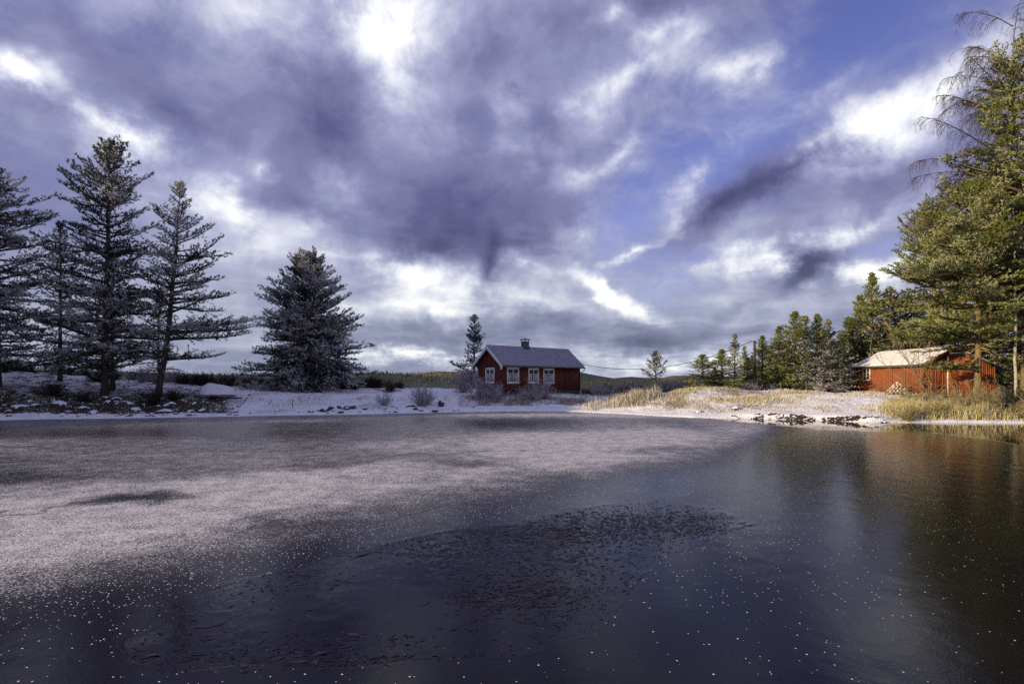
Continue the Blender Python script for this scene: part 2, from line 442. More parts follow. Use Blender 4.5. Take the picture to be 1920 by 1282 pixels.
def ground_mat():
    m, N = new_mat('snowy_ground')
    geo = N.n.new('ShaderNodeNewGeometry')
    pos = geo.outputs['Position']
    veg = N.attr('veg'); bare = N.attr('bare')
    n1 = N.noise(pos, 1.3, 6, 0.65); n2 = N.noise(pos, 7.0, 5, 0.65)
    nn = N.math('MULTIPLY_ADD', n2, 0.45, N.math('MULTIPLY', n1, 0.55))
    thr = N.math('SUBTRACT', 0.80, N.math('MULTIPLY', bare, 0.5))
    f = N.smooth(N.math('SUBTRACT', nn, thr), -0.03, 0.05)
    thg = N.math('SUBTRACT', 0.80, N.math('MULTIPLY', veg, 0.55))
    g = N.smooth(N.math('SUBTRACT', N.math('MULTIPLY_ADD', n2, 0.6, N.math('MULTIPLY', N.noise(pos, 0.9, 4, 0.6), 0.4)), thg), -0.06, 0.08)
    snow = N.mix(N.smooth(n1, 0.3, 0.7), (0.74, 0.74, 0.80), (0.90, 0.90, 0.93))
    dirt = N.ramp(n2, [(0.35, (0.018, 0.015, 0.012)), (0.65, (0.075, 0.058, 0.04))])
    grass = N.ramp(N.noise(pos, 12, 4, 0.7), [(0.3, (0.14, 0.11, 0.055)), (0.5, (0.30, 0.25, 0.13)), (0.72, (0.56, 0.52, 0.44))])
    c = N.mix(g, snow, grass); c = N.mix(f, c, dirt)
    h = N.math('SUBTRACT', N.noise(pos, 6.0, 7, 0.7), N.math('MULTIPLY', f, 0.35))
    out(N, principled(N, c, 0.92, 0.12, bump(N, h, 0.9, 0.12)))
    return m
M['ground'] = ground_mat()

def hill_mat():
    m, N = new_mat('far_hills')
    geo = N.n.new('ShaderNodeNewGeometry'); pos = geo.outputs['Position']
    n = N.noise(pos, 0.006, 6, 0.65); n2 = N.noise(pos, 0.06, 4, 0.7)
    op = N.attr('open')
    forest = N.ramp(n2, [(0.3, (0.035, 0.045, 0.042)), (0.7, (0.085, 0.098, 0.080))])  # forest tones lifted and greyed, distance haze painted into the colour
    opn = N.ramp(N.noise(pos, 0.05, 5, 0.7), [(0.3, (0.07, 0.075, 0.035)), (0.55, (0.15, 0.12, 0.06)), (0.75, (0.42, 0.38, 0.33))])
    c = N.mix(N.smooth(N.math('ADD', n, N.math('SUBTRACT', op, 0.5)), 0.42, 0.62), forest, opn)
    out(N, principled(N, c, 0.95, 0.05, bump(N, n2, 1.0, 2.0)))
    return m
M['hills'] = hill_mat()

# ================================================================ terrain
def tab(u, xs, ys): return np.interp(u, xs, ys)
SHX = [-900, -400, 0, 300, 600, 900, 1050, 1120, 1300, 1450, 1650, 1800, 1930, 2100, 2500, 3000]
SHY = [22, 29, 35.1, 37, 39.8, 43.7, 44.4, 42.3, 37.5, 36, 33.1, 33.2, 32.6, 30, 24, 17]
PX = [-900, -400, 0, 200, 450, 700, 950, 1100, 1200, 1300, 1600, 1750, 1920, 2400]
P8 = [2.6, 2.5, 1.95, 1.5, 1.5, 1.25, 1.42, 1.0, 1.1, 1.35, 1.35, 1.42, 1.3, 1.8]
P56 = [4.6, 4.4, 3.6, 2.6, 1.75, 1.65, 1.5, 1.0, 1.2, 1.45, 1.5, 1.5, 2.0, 3.0]
P90 = [14, 9, 4.0, 1.5, 0.0, -2, -2, -2.5, -2.5, -2, 0.5, 3, 5, 8]
MOUNDS = [(1285, 45, 3.0, 0.38), (1340, 46, 2.6, 0.30), (1200, 44, 2.2, 0.22), (1465, 46, 2.4, 0.2), (1090, 46, 2, 0.15),
          (60, 38.5, 3.0, 0.30), (340, 39.5, 1.6, 0.25), (630, 42, 1.6, 0.22), (190, 38.5, 2.2, 0.2), (1780, 35, 2.0, 0.15), (760, 43.2, 1.5, 0.2)]
def ground_z(x, y):
    x = np.asarray(x, float); y = np.asarray(y, float)
    px = 960 + F * x / np.maximum(y, 5)
    S = tab(px, SHX, SHY) + 0.5 * fbm(x * 0.35, y * 0.1, 3, 5)
    t = (y - S)
    p8 = tab(px, PX, P8); p56 = tab(px, PX, P56); p90 = tab(px, PX, P90)
    z = -0.45 + sstep(-1.0, 0.5, t) * 0.52 + 0.0 * t
    rise = np.clip(t / 8.0, 0, 1)
    z = z + (p8 - 0.07) * (0.55 * rise + 0.45 * sstep(0, 1, rise))
    far = sstep(0, 1, (y - S - 8) / np.maximum(56 - S - 8, 3))
    z = z + (p56 - p8) * far
    z = z + (p90 - p56) * sstep(58, 92, y)
    amp = sstep(0.2, 3.0, t) * (1 - 0.4 * sstep(56, 70, y))
    z = z + amp * (0.16 * fbm(x * 0.55, y * 0.55, 4, 11) + 0.05 * fbm(x * 3.1, y * 3.1, 3, 12))
    left = 1 - sstep(430, 620, px)
    z = z + amp * left * np.maximum(fbm(x * 1.3, y * 1.3, 3, 31), 0) * 0.30 * (1 - sstep(3, 8, t))
    for (mpx, mY, r, h) in MOUNDS:
        mx = at(mpx, mY)
        z = z + h * np.exp(-(((x - mx) / r) ** 2 + ((y - mY) / (0.7 * r)) ** 2))
    # eroded bank lip on the right shore
    lip = sstep(1340, 1420, px) * (1 - sstep(1640, 1680, px))
    z = z + lip * 0.22 * sstep(0.25, 0.45, t) * (1 - 0.8 * sstep(0.6, 5, t))
    return z
def veg_amount(x, y):
    px = 960 + F * x / np.maximum(y, 5)
    S = tab(px, SHX, SHY); t = y - S
    right = sstep(1060, 1180, px)
    v = 0.82 * right * sstep(0.8, 3.0, t + 1.2 * fbm(x * .5, y * .5, 3, 41)) * (0.75 + 0.35 * fbm(x * 0.4, y * 0.4, 3, 42))
    v = v * (1 - 0.5 * sstep(1380, 1480, px) * (1 - sstep(1640, 1720, px)))
    v = np.maximum(v, sstep(1640, 1720, px) * sstep(0.2, 1.0, t) * 0.75)
    mid = sstep(840, 930, px) * (1 - right) * sstep(2.0, 4.5, t) * 0.55
    left = (1 - sstep(560, 760, px)) * 0.18
    return np.clip(v + mid + left + sstep(62, 80, y) * 0.35, 0, 1)
def bare_amount(x, y):
    px = 960 + F * x / np.maximum(y, 5)
    S = tab(px, SHX, SHY); t = y - S
    left = (1 - sstep(380, 520, px))
    b = left * sstep(0.3, 1.2, t) * (0.78 - 0.2 * sstep(4, 9, t)) * (1 - 0.6 * (1 - sstep(-200, 60, px)) * sstep(6, 9, t))
    b = b + (1 - left) * 0.16 * sstep(0.5, 2, t) + 0.7 * sstep(60, 75, y)
    lip = sstep(1380, 1470, px) * (1 - sstep(1600, 1690, px)) * sstep(0.05, 0.2, t) * (1 - sstep(0.36, 0.5, t)) * sstep(-0.35, 0.15, fbm(x * 1.6, y * 0.6, 3, 55) + 0.25 * sstep(1480, 1560, px))
    return np.clip(b + 1.1 * lip, 0, 2)

def fan_grid(us, Ys, off=6.0):
    U, YY = np.meshgrid(us, Ys)
    X = U * (np.abs(YY) + off)
    n, m = U.shape
    i = np.arange(n - 1)[:, None] * m + np.arange(m - 1)[None]
    Q = np.stack([i, i + 1, i + m + 1, i + m], -1).reshape(-1, 4)
    return X, YY, Q

us = np.concatenate([np.linspace(-2.2, -0.9, 90)[:-1], np.linspace(-0.9, 0.9, 760), np.linspace(0.9, 2.2, 90)[1:]])
Ys = np.concatenate([np.linspace(14, 30, 24)[:-1], np.linspace(30, 60, 240)[:-1], np.geomspace(60, 100, 50)])
X, YY, Q = fan_grid(us, Ys)
Z = ground_z(X, YY)
V = np.stack([X, YY, Z], -1).reshape(-1, 3)
gmesh = mesh_np('ground', V, Q=Q, mats=[M['ground']], smooth=True,
                attrs={'veg': veg_amount(X, YY), 'bare': bare_amount(X, YY)})
tag(link('ground', gmesh), 'snow dusted shore with dry grass and rocks', kind='structure')

# ---------------------------------------------------------------- far hills
HR = [  # (px, crest row) per ridge, distance, open fields 0..1
    (800, [(-900, 690), (200, 696), (430, 703), (560, 704), (680, 701), (715, 699.5), (760, 702), (820, 708), (880, 714), (950, 717), (1500, 718), (2600, 700)], 0.30),
    (1500, [(-900, 700), (560, 708), (740, 705), (780, 701), (825, 697), (880, 697), (930, 703), (1000, 712), (1150, 715), (1240, 715), (1330, 713), (1600, 706), (2600, 700)], 0.85),
    (3000, [(-900, 700), (700, 706), (1000, 702), (1078, 697), (1090, 698), (1115, 703), (1150, 709), (1185, 706.5), (1215, 708.5), (1240, 708), (1262, 703.5), (1290, 704), (1330, 707), (1700, 704), (2600, 700)], 0.55)]
def hill_strip(dist, crest, opn, seed):
    us = np.linspace(-1.6, 1.6, 900)
    tt = np.concatenate([np.linspace(0.62, 1.0, 26), [1.08, 1.22]])
    U, T_ = np.meshgrid(us, tt)
    Yv = dist * T_; Xv = U * Yv
    px = 960 + F * U
    h = CAMZ + (HOR - tab(px, [c[0] for c in crest], [c[1] for c in crest])) / F * dist
    h = h + dist * 0.0009 * fbm(px * 0.02, px * 0 + seed, 4, seed)
    prof = np.where(T_ <= 1, sstep(0.6, 1.0, T_), 1 - 0.6 * (T_ - 1) / 0.22)
    base = -3.0 - dist * 0.002
    Zv = base + (h - base) * prof + dist * 0.003 * fbm(Xv * 12 / dist, Yv * 12 / dist, 4, seed + 3) * sstep(0.65, 0.8, T_) * (1 - sstep(0.93, 1, T_))
    return Xv, Yv, Zv, us, tt
RIDGES = []
for k, (dist, crest, opn) in enumerate(HR):
    Xv, Yv, Zv, hu, ht = hill_strip(dist, crest, opn, 60 + k)
    m_ = Xv.shape[1]; n_ = Xv.shape[0]
    i = np.arange(n_ - 1)[:, None] * m_ + np.arange(m_ - 1)[None]
    Qh = np.stack([i, i + 1, i + m_ + 1, i + m_], -1).reshape(-1, 4)
    pxh = 960 + F * Xv / Yv
    opa = opn * np.exp(-((pxh - (860 if k == 1 else 1270)) / (75 if k == 1 else 45)) ** 2) if k else 0 * Xv + 0.12
    opa = opa + 0.2
    me = mesh_np('hills', np.stack([Xv, Yv, Zv], -1), Q=Qh, mats=[M['hills']], smooth=True, attrs={'open': opa})
    tag(link('hills', me), ['dark wooded low hill behind the island', 'brown open hill behind the small cabin pine', 'farthest blue grey ridge on the horizon'][k], kind='structure')
    RIDGES.append((Xv, Yv, Zv))
# valley floor out to the horizon
vb = MB(); s_ = 9000.0
vb.add([(-s_, 80, -3.4), (s_, 80, -3.4), (s_, s_, -3.4), (-s_, s_, -3.4)], Q=[(0, 1, 2, 3)])
vm_ = vb.mesh('valley_floor', M['hills']); a_ = vm_.attributes.new('open', 'FLOAT', 'POINT')
tag(link('valley_floor', vm_), 'dark wooded valley floor reaching to the horizon', kind='structure')

# ================================================================ frozen pond
def seg_y(px, pts):    # row of a polyline at a column
    return np.interp(px, [p[0] for p in pts], [p[1] for p in pts])
us = np.concatenate([np.linspace(-1.5, -0.9, 80)[:-1], np.linspace(-0.9, 0.9, 900), np.linspace(0.9, 1.5, 80)[1:]])
rows = 1 / np.linspace(1 / 2.6, 1 / 36.0, 620)
Ys = np.concatenate([[-25, -12, -5, -1, 1, 2], rows, np.linspace(36.3, 46, 40)])
X, YY, Q = fan_grid(us, Ys, 1.5)
Yp = np.maximum(YY, 1.0)
px = 960 + F * X / Yp; py = HOR + CAMZ * F / Yp
wx = px + 26 * fbm(X * 0.8, YY * 0.8, 4, 71) * np.clip((py - 760) / 200, 0.1, 1.5); wy = py + 16 * fbm(X * 0.9 + 40, YY * 0.9, 4, 72) * np.clip((py - 770) / 150, 0.05, 1.5)
def blob(cx, cy, rx, ry, rot=0, p=1.0):
    c, s = math.cos(R(rot)), math.sin(R(rot))
    a = ((wx - cx) * c - (wy - cy) * s) / rx; b = ((wx - cx) * s + (wy - cy) * c) / ry
    return np.exp(-(a * a + b * b) ** p)
# frost: dense band from the left edge to the middle right, fading to bare ice lower down
low = seg_y(wx, [(-400, 1100), (0, 1130), (250, 1085), (480, 1020), (700, 965), (900, 928), (1050, 905), (1200, 885), (1320, 862), (1400, 836), (1450, 806), (1520, 780), (3000, 760)])
soft = seg_y(wx, [(-400, 100), (0, 100), (500, 100), (900, 62), (1300, 46), (1500, 26), (2500, 10)])
fr = 1 - sstep(-1.0, 1.0, (wy - low) / soft)
fr = fr * (0.88 + 0.25 * fbm(X * 0.3, YY * 0.12, 4, 73))
fr = fr * (1 - 0.55 * blob(60, 812, 700, 13)) * (1 - 0.35 * blob(900, 792, 560, 12)) * (1 - 0.6 * blob(930, 797, 95, 9))
fr = fr * (1 - 0.75 * blob(250, 942, 110, 9, 6)) * (1 - 0.5 * blob(40, 900, 140, 16, 0)) * (1 - 0.3 * blob(620, 868, 260, 10, 4))
fr = fr * (1 - 0.45 * blob(880, 868, 80, 9)) * (1 - 0.3 * blob(1250, 845, 140, 8))
fr = fr + 0.35 * blob(560, 788, 130, 5.0) + 0.5 * blob(1120, 779, 230, 4.5) + 0.0
band_y = seg_y(wx, [(-400, 1010), (0, 985), (400, 940), (700, 893), (1000, 858), (1300, 834), (1500, 820)])
fr = fr * (0.73 + 0.36 * np.exp(-((wy - band_y) / np.where(wy < band_y, 52, 150)) ** 2)) * (1 - 0.16 * sstep(-0.1, 0.5, fbm(X * 0.12, YY * 0.35, 4, 91)))
fr = np.clip(fr, 0, 1)
haze_f = 0.16 * (1 - sstep(900, 1250, wy)) + 0.10 * blob(150, 1150, 350, 110) + 0.07 * blob(450, 1250, 300, 60)
fr = np.clip(fr + haze_f * (1 - sstep(1380, 1650, wx)) * 0.8, 0, 1)
# refrozen pool in the foreground
poly = np.array([(245, 1205), (300, 1150), (420, 1108), (640, 1036), (820, 1008), (960, 985), (1060, 962), (1160, 946), (1240, 942), (1340, 956), (1412, 990),
                 (1330, 1015), (1230, 1060), (1180, 1120), (1120, 1180), (960, 1235), (640, 1262), (300, 1275), (235, 1250)], float)
def inside(xq, yq, P):
    r = np.zeros(xq.shape, bool); d = np.full(xq.shape, 1e9)
    for (x0, y0), (x1, y1) in zip(P, np.roll(P, -1, 0)):
        c = ((y0 > yq) != (y1 > yq)) & (xq < (x1 - x0) * (yq - y0) / (y1 - y0 + 1e-12) + x0)
        r ^= c
        t = np.clip(((xq - x0) * (x1 - x0) + (yq - y0) * (y1 - y0)) / ((x1 - x0) ** 2 + (y1 - y0) ** 2), 0, 1)
        d = np.minimum(d, np.hypot(xq - x0 - t * (x1 - x0), (yq - y0 - t * (y1 - y0)) * 1.6))
    return r, d
ins, dist_ = inside(wx, wy, poly)
sd = np.where(ins, dist_, -dist_)
pool = sstep(-12, 22, sd + 14 * fbm(X * 3, YY * 3, 3, 79))
rim = np.exp(-(sd / 2.5) ** 2) * (0.4 + 0.6 * sstep(-0.2, 0.3, fbm(X * 1.7, YY * 1.7, 3, 78)))
fr = fr * (1 - 0.85 * pool) + 0.16 * rim * (wy < 1120)
broken = pool * np.clip(0.9 * blob(1000, 1010, 260, 46, 12) + 0.8 * blob(1260, 985, 180, 34, -6) + 0.8 * blob(1080, 1110, 150, 90) + 0.6 * blob(500, 1110, 240, 60, 16) + 0.5 * blob(700, 1240, 480, 40), 0, 1)
# open water along the right shore: the ice sheet dips under the water there
edge = seg_y(px + 6 * fbm(X * 1.2, YY * 1.2, 3, 75), [(1180, 779), (1330, 784), (1450, 797), (1560, 806), (1680, 808), (1770, 812), (1850, 823), (1925, 836), (2100, 872), (2500, 960), (3500, 1200)])
wat = sstep(-1.3, 1.3, edge - py) * sstep(1180, 1300, px)
zz = 0.035 - 0.09 * wat + 0.003 * rim + 0.003 * fbm(X * 2.5, YY * 2.5, 3, 76)
zz = zz - 0.001 * pool
crack = 0
for pts, w in (([(0, 842), (140, 838), (300, 826), (460, 822)], 1.1), ([(660, 868), (820, 850), (1000, 846)], 1.0), ([(1815, 868), (1870, 874), (1925, 880), (2200, 905)], 2.0),
               ([(470, 1000), (700, 972), (960, 940), (1110, 905)], 1.2), ([(0, 962), (160, 950), (330, 935)], 1.5)):
    yy_ = seg_y(wx, pts); on = sstep(pts[0][0] - 30, pts[0][0] + 10, wx) * (1 - sstep(pts[-1][0] - 10, pts[-1][0] + 30, wx))
    crack = np.maximum(crack, on * np.exp(-((wy - yy_) / w) ** 2))

def ice_mat():
    m, N = new_mat('pond_ice')
    pos = N.n.new('ShaderNodeNewGeometry').outputs['Position']
    fr_ = N.attr('frost'); pl = N.attr('pool'); br = N.attr('broken'); cr = N.attr('crack')
    g1 = N.noise(pos, 16.0, 5, 0.6); g3 = N.noise(pos, 1.7, 7, 0.62)
    va = N.voronoi(pos, 115.0); ra = N.sep(va.outputs['Color'])     # single frost crystals
    vb_ = N.voronoi(pos, 52.0); rb_ = N.sep(vb_.outputs['Color'])
    gr = N.math('MULTIPLY_ADD', ra[0], 0.34, N.math('MULTIPLY_ADD', rb_[0], 0.26, N.math('MULTIPLY_ADD', g1, 0.2, N.math('MULTIPLY', g3, 0.42))))
    grain = N.math('SUBTRACT', gr, N.math('SUBTRACT', 1.08, N.math('MULTIPLY', fr_, 0.56)))
    f = N.smooth(grain, -0.05, 0.12)
    # scattered frost flowers
    v = N.voronoi(pos, 15.0); d = v.outputs['Distance']; rc = N.sep(v.outputs['Color'])
    s1 = N.math('MULTIPLY', N.math('LESS_THAN', d, N.math('MULTIPLY_ADD', N.math('POWER', rc[0], 4.0), 0.07, 0.014)), N.math('GREATER_THAN', rc[1], N.math('MULTIPLY_ADD', g3, 1.3, -0.22)))
    v2 = N.voronoi(pos, 26.0); rc2 = N.sep(v2.outputs['Color'])
    s2 = N.math('MULTIPLY', N.math('LESS_THAN', v2.outputs['Distance'], N.math('MULTIPLY_ADD', rc2[0], 0.20, 0.05)),
                N.math('GREATER_THAN', rc2[1], N.math('SUBTRACT', 0.93, N.math('MULTIPLY', fr_, 2.2))))
    dots = N.math('MAXIMUM', s1, s2)
    dots = N.math('MULTIPLY', dots, N.math('SUBTRACT', 1.0, N.math('MULTIPLY', pl, 0.85)))
    f = N.math('MAXIMUM', f, dots)
    f = N.math('MULTIPLY', f, N.math('SUBTRACT', 1.0, N.math('MULTIPLY', cr, 0.75)))
    white = N.ramp(ra[1], [(0.0, (0.54, 0.51, 0.49)), (1.0, (0.94, 0.92, 0.91))])
    white = N.mix(dots, white, (0.98, 0.96, 0.98))
    dark = N.mix(N.smooth(fr_, 0.15, 0.9), (0.0035, 0.0028, 0.0075), (0.065, 0.060, 0.062))
    c = N.mix(f, dark, white)
    rough_ice = N.math('ADD', N.math('MULTIPLY_ADD', fr_, 0.45, 0.125), N.math('MULTIPLY', pl, -0.075))
    ro = N.math('MULTIPLY_ADD', f, 0.7, rough_ice, clamp=True)
    # needle shaped ridges of refrozen slush inside the pool
    wv = N.vm('ADD', pos, N.scale(N.noise(pos, 1.6, 3, 0.6, color=True), 0.9))
    ve = N.voronoi(N.vm('MULTIPLY', wv, (5.0, 11.0, 1.0)), 1.3, 'DISTANCE_TO_EDGE'); nee = N.smooth(ve.outputs['Distance'], 0.0, 0.10, 1.0, 0.0)
    h = N.math('MULTIPLY', N.noise(pos, 38.0, 3, 0.6), N.math('SUBTRACT', 0.30, N.math('MULTIPLY', pl, 0.16)))
    h = N.math('MULTIPLY_ADD', N.math('MULTIPLY', nee, br), 0.25, h)
    h = N.math('MULTIPLY_ADD', f, 0.8, h)
    h = N.math('SUBTRACT', h, N.math('MULTIPLY', cr, 1.5))
    out(N, principled(N, c, ro, 0.31, bump(N, h, 0.30, 0.012), ior=1.31))
    return m
M['ice'] = ice_mat()
ime = mesh_np('pond_ice', np.stack([X, YY, zz], -1), Q=Q, mats=[M['ice']], smooth=True,
              attrs={'frost': fr, 'pool': pool, 'broken': broken, 'crack': crack + 0 * X})
tag(link('pond_ice', ime), 'frozen pond with frosted ice and a dark refrozen pool', kind='structure')

def water_mat():
    m, N = new_mat('open_water')
    pos = N.n.new('ShaderNodeNewGeometry').outputs['Position']
    h = N.noise(N.vm('MULTIPLY', pos, (1.0, 2.5, 1)), 2.2, 3, 0.5)
    out(N, principled(N, (0.010, 0.010, 0.006), 0.015, 0.5, bump(N, h, 0.10, 0.01), ior=1.333))
    return m
wb = MB(); wb.add([(-4, 18, 0), (90, 18, 0), (90, 48, 0), (-4, 48, 0)], Q=[(0, 1, 2, 3)])
tag(wb.build('water', water_mat()), 'open mirror smooth water along the right shore', kind='structure')

# thin slivers of broken ice standing proud in the pool
def ice_shards():
    n = 5200; vs = []; rng = np.random.default_rng(5)
    P = []
    for (cx, cy, rx, ry, k) in ((1000, 1000, 90, 10, 500), (1240, 985, 100, 20, 2600), (1130, 1000, 80, 26, 1500), (1060, 1090, 100, 50, 1600), (940, 1125, 60, 14, 500),
                                (470, 1095, 120, 24, 300), (760, 1030, 120, 10, 260), (560, 1235, 260, 24, 900)):
        P.append(np.stack([rng.normal(cx, rx, k), rng.normal(cy, ry, k)], 1))
    P = np.concatenate(P); i_, d_ = inside(P[:, 0], P[:, 1], poly); P = P[i_]
    Yc = CAMZ * F / (P[:, 1] - HOR); Xc = (P[:, 0] - 960) / F * Yc
    n = len(P)
    L = rng.gamma(1.6, 0.0085, n) * np.where((P[:, 0] < 1100) & (rng.random(n) < .35), 3.0, 1.0) * (Yc / 7.0); Wd = L * rng.uniform(0.12, 0.4, n)
    th = rng.normal(0.25, 0.8, n)
    ax = np.stack([np.cos(th), np.sin(th), rng.uniform(-.05, .12, n)], 1); bx = np.stack([-np.sin(th), np.cos(th), 0 * th], 1)
    C_ = np.stack([Xc, Yc, np.full(n, 0.037)], 1)
    top = np.array([0, 0, 0.007])
    v = np.stack([C_ - ax * L[:, None], C_ + bx * Wd[:, None], C_ + ax * L[:, None], C_ - bx * Wd[:, None],
                  C_ + top, ], 1)
    base = np.arange(n)[:, None] * 5
    T = np.concatenate([base + np.array(q) for q in ((0, 3, 4), (3, 2, 4), (2, 1, 4), (1, 0, 4))])
    m, N = new_mat('ice_shard'); co = objco(N)
    out(N, principled(N, N.ramp(N.noise(co, 5, 2, 0.5), [(0.35, (0.004, 0.004, 0.008)), (0.75, (0.03, 0.03, 0.04))]), 0.6, 0.3))
    o = link('ice_shards', mesh_np('ice_shards', v, T, mats=[m]))
    tag(o, 'thin dark slivers of broken ice frozen into the foreground pool', 'ice', kind='stuff')
ice_shards()
# ================================================================ trees
def unit(v): return v / (np.linalg.norm(v, axis=-1, keepdims=True) + 1e-9)
def blades(P, D, L, nb, rng, wid=0.05, spread=0.55, fsel=None):
    """needle tufts: nb thin triangles spread round each shoot"""
    n = len(P)
    P = np.repeat(P, nb, 0); D = np.repeat(D, nb, 0); L = np.repeat(L, nb)[:, None]
    q = unit(np.cross(D, rng.normal(size=D.shape)))
    s = rng.uniform(0.0, 0.75, (n * nb, 1))
    base = P + D * L * s
    tip = P + D * L * (s + rng.uniform(0.25, 0.5, (n * nb, 1))) + q * L * spread * rng.uniform(0.6, 1.1, (n * nb, 1))
    w = unit(np.cross(tip - base, rng.normal(size=D.shape))) * wid * 0.5 * rng.uniform(0.7, 1.3, (n * nb, 1))
    V = np.stack([base - w, base + w, tip], 1).reshape(-1, 3)
    return V, np.arange(len(V)).reshape(-1, 3)

def make_pine(name, seed, H, prof, lean=((0, 0, 0), (1, 0, 0)), r0=0.2, nbr=90, t0=0.12, tuft=0.2, nb=8, wid=0.05, frost=0.59, frost_up=0.0,
              mats=None, rise=(0.05, 0.9), dead=6, twig_gap=0.30, shoot_gap=0.17, extra=(), twig_len=0.36, depth=0.8, flat=0.25):
    """Scots pine: tapered trunk, whorled limbs, side twigs and needle tufts.
    prof rows: (height fraction, reach to -x, reach to +x); lean rows: (fraction, dx, dy)"""
    rng = np.random.default_rng(seed)
    wood = MB()
    ts = np.linspace(0, 1, 18)
    lt = [l[0] for l in lean]
    tx = np.interp(ts, lt, [l[1] for l in lean]); ty = np.interp(ts, lt, [l[2] for l in lean])
    wob = np.cumsum(rng.normal(0, 0.03, (18, 2)), 0) * H / 18 * 0.5
    wob[0] = 0
    TR = np.stack([tx + wob[:, 0], ty + wob[:, 1], ts * H], 1)
    rad = r0 * (1 - ts) ** 0.85 + 0.015; rad[0] *= 1.35
    Pt = TR.copy(); Pt[0, 2] = -0.35
    wood.tube(Pt, rad, 8, m=0)
    def trunk_at(t): return np.array([np.interp(t, ts, TR[:, k]) for k in range(3)])
    SP, SD, SL = [], [], []
    pt = [p[0] for p in prof]; pl = [p[1] for p in prof]; pr = [p[2] for p in prof]
    specs = []
    k = 0
    t = t0
    az = rng.uniform(0, 6.28)
    hs = np.sort(t0 + (1 - t0) * rng.uniform(0, 1, nbr) ** 0.9)
    hs = np.concatenate([hs, np.linspace(0.93, 0.995, 6)])
    for t in hs:
        az += 2.4 + rng.normal(0, 0.35)
        c = math.cos(az)
        L = np.interp(t, pt, pr) * max(c, 0) ** 1.3 + np.interp(t, pt, pl) * max(-c, 0) ** 1.3
        side = abs(math.sin(az))
        L = L + side * depth * 0.5 * (np.interp(t, pt, pr) + np.interp(t, pt, pl)) * (1 - 0.5 * abs(c))
        L *= rng.uniform(0.55, 1.12)
        specs.append((t, az, L, False))
    for (t, a, L) in extra: specs.append((t, a, L, True))
    for _ in range(dead):
        tt = rng.uniform(0.08, max(t0, 0.2)); specs.append((tt, rng.uniform(0, 6.28), rng.uniform(0.6, 1.8), None))
    for (t, az, L, ex) in specs:
        if L < 0.12: L = 0.12
        p0 = trunk_at(t)
        e0 = rise[0] + (rise[1] - rise[0]) * t ** 2.2 + rng.normal(0, 0.2)
        if ex: e0 = 0.08
        nseg = 6
        ss = np.linspace(0, 1, nseg + 1)
        bend = rng.normal(0, 0.25)
        az_s = az + bend * ss
        el = e0 - 0.45 * ss * (1 - t) + 0.55 * ss ** 2
        if ex is None: el = rng.normal(-0.1, 0.3) - 0.5 * ss
        stp = L / nseg
        d = np.stack([np.cos(az_s) * np.cos(el), np.sin(az_s) * np.cos(el), np.sin(el)], 1)
        P = p0 + np.concatenate([[np.zeros(3)], np.cumsum(d[:-1] * stp, 0)])
        rb = min(0.022 + 0.022 * L, r0 * 0.6 * (1 - t) + 0.02)
        rr = rb * (1 - 0.85 * ss) + 0.004
        wood.tube(P, rr, 4, m=1 if (ex is None or rng.random() < 0.35) else 0, cap=False)
        if ex is None: continue
        nt = max(2, int(L / twig_gap))
        start = 0.18 if L > 1 else 0.0
        for i in range(nt):
            s = start + (1 - start) * (i + rng.random() * 0.8) / nt
            s = min(s, 0.995)
            pp = np.array([np.interp(s, ss, P[:, q]) for q in range(3)])
            di = d[min(int(s * nseg), nseg)]
            for sg in ((-1, 1) if rng.random() < 0.75 else (rng.choice([-1, 1]),)):
                a2 = rng.uniform(0.6, 1.15) * sg
                ca, sa = math.cos(a2), math.sin(a2)
                td = np.array([di[0] * ca - di[1] * sa, di[0] * sa + di[1] * ca, di[2] + rng.normal(0.12, flat)])
                td /= np.linalg.norm(td)
                tl = (twig_len * L * (1.08 - s) + 0.16) * rng.uniform(0.6, 1.2)
                tl = min(tl, 1.5)
                m_ = max(1, int(tl / shoot_gap))
                q_ = (np.arange(m_) + rng.random(m_) * 0.7) / m_
                base = pp + td * (q_ * tl)[:, None] + np.array([0, 0, 0.10]) * (q_[:, None] ** 2) * tl
                sdv = td + rng.normal(0, 0.45, (m_, 3)) + np.array([0, 0, 0.35])
                SP.append(base); SD.append(sdv); SL.append(np.full(m_, tuft) * rng.uniform(0.7, 1.25, m_))
                # tip shoot
                SP.append((pp + td * tl)[None]); SD.append((td + np.array([0, 0, 0.25]))[None]); SL.append(np.array([tuft * 1.2]))
                if tl > 0.22:
                    tip = pp + td * tl + np.array([0, 0, 0.1 * tl])
                    w0 = 0.010 + 0.006 * tl
                    pd = unit(np.cross(td, (0, 0, 1.0)))
                    wood.add([pp - pd * w0, pp + pd * w0, tip, pp + np.array([0, 0, w0 * 1.6])], T=[(0, 1, 2), (0, 2, 3), (1, 3, 2)], m=1 if rng.random() < 0.5 else 0)
        SP.append(P[-1:]); SD.append(d[-1:]); SL.append(np.array([tuft * 1.4]))
    # leader
    for z in np.linspace(0.93, 1.0, 10):
        SP.append(trunk_at(z)[None]); SD.append((np.array([0, 0, 1.0]) + rng.normal(0, 0.35, 3))[None]); SL.append(np.array([tuft * 1.1]))
    SP = np.concatenate(SP); SD = unit(np.concatenate(SD)); SL = np.concatenate(SL)
    Vf, Tf = blades(SP, SD, SL, nb, rng, wid)
    # rime settles in clumps
    cl = vnoise(SP[:, 0] * 1.1 + 5, SP[:, 2] * 1.4 + SP[:, 1] * 0.8, seed)
    cl = cl * 0.6 + 0.4 * vnoise(SP[:, 0] * 3.1 + SP[:, 1] * 1.7, SP[:, 2] * 3.7, seed + 5)
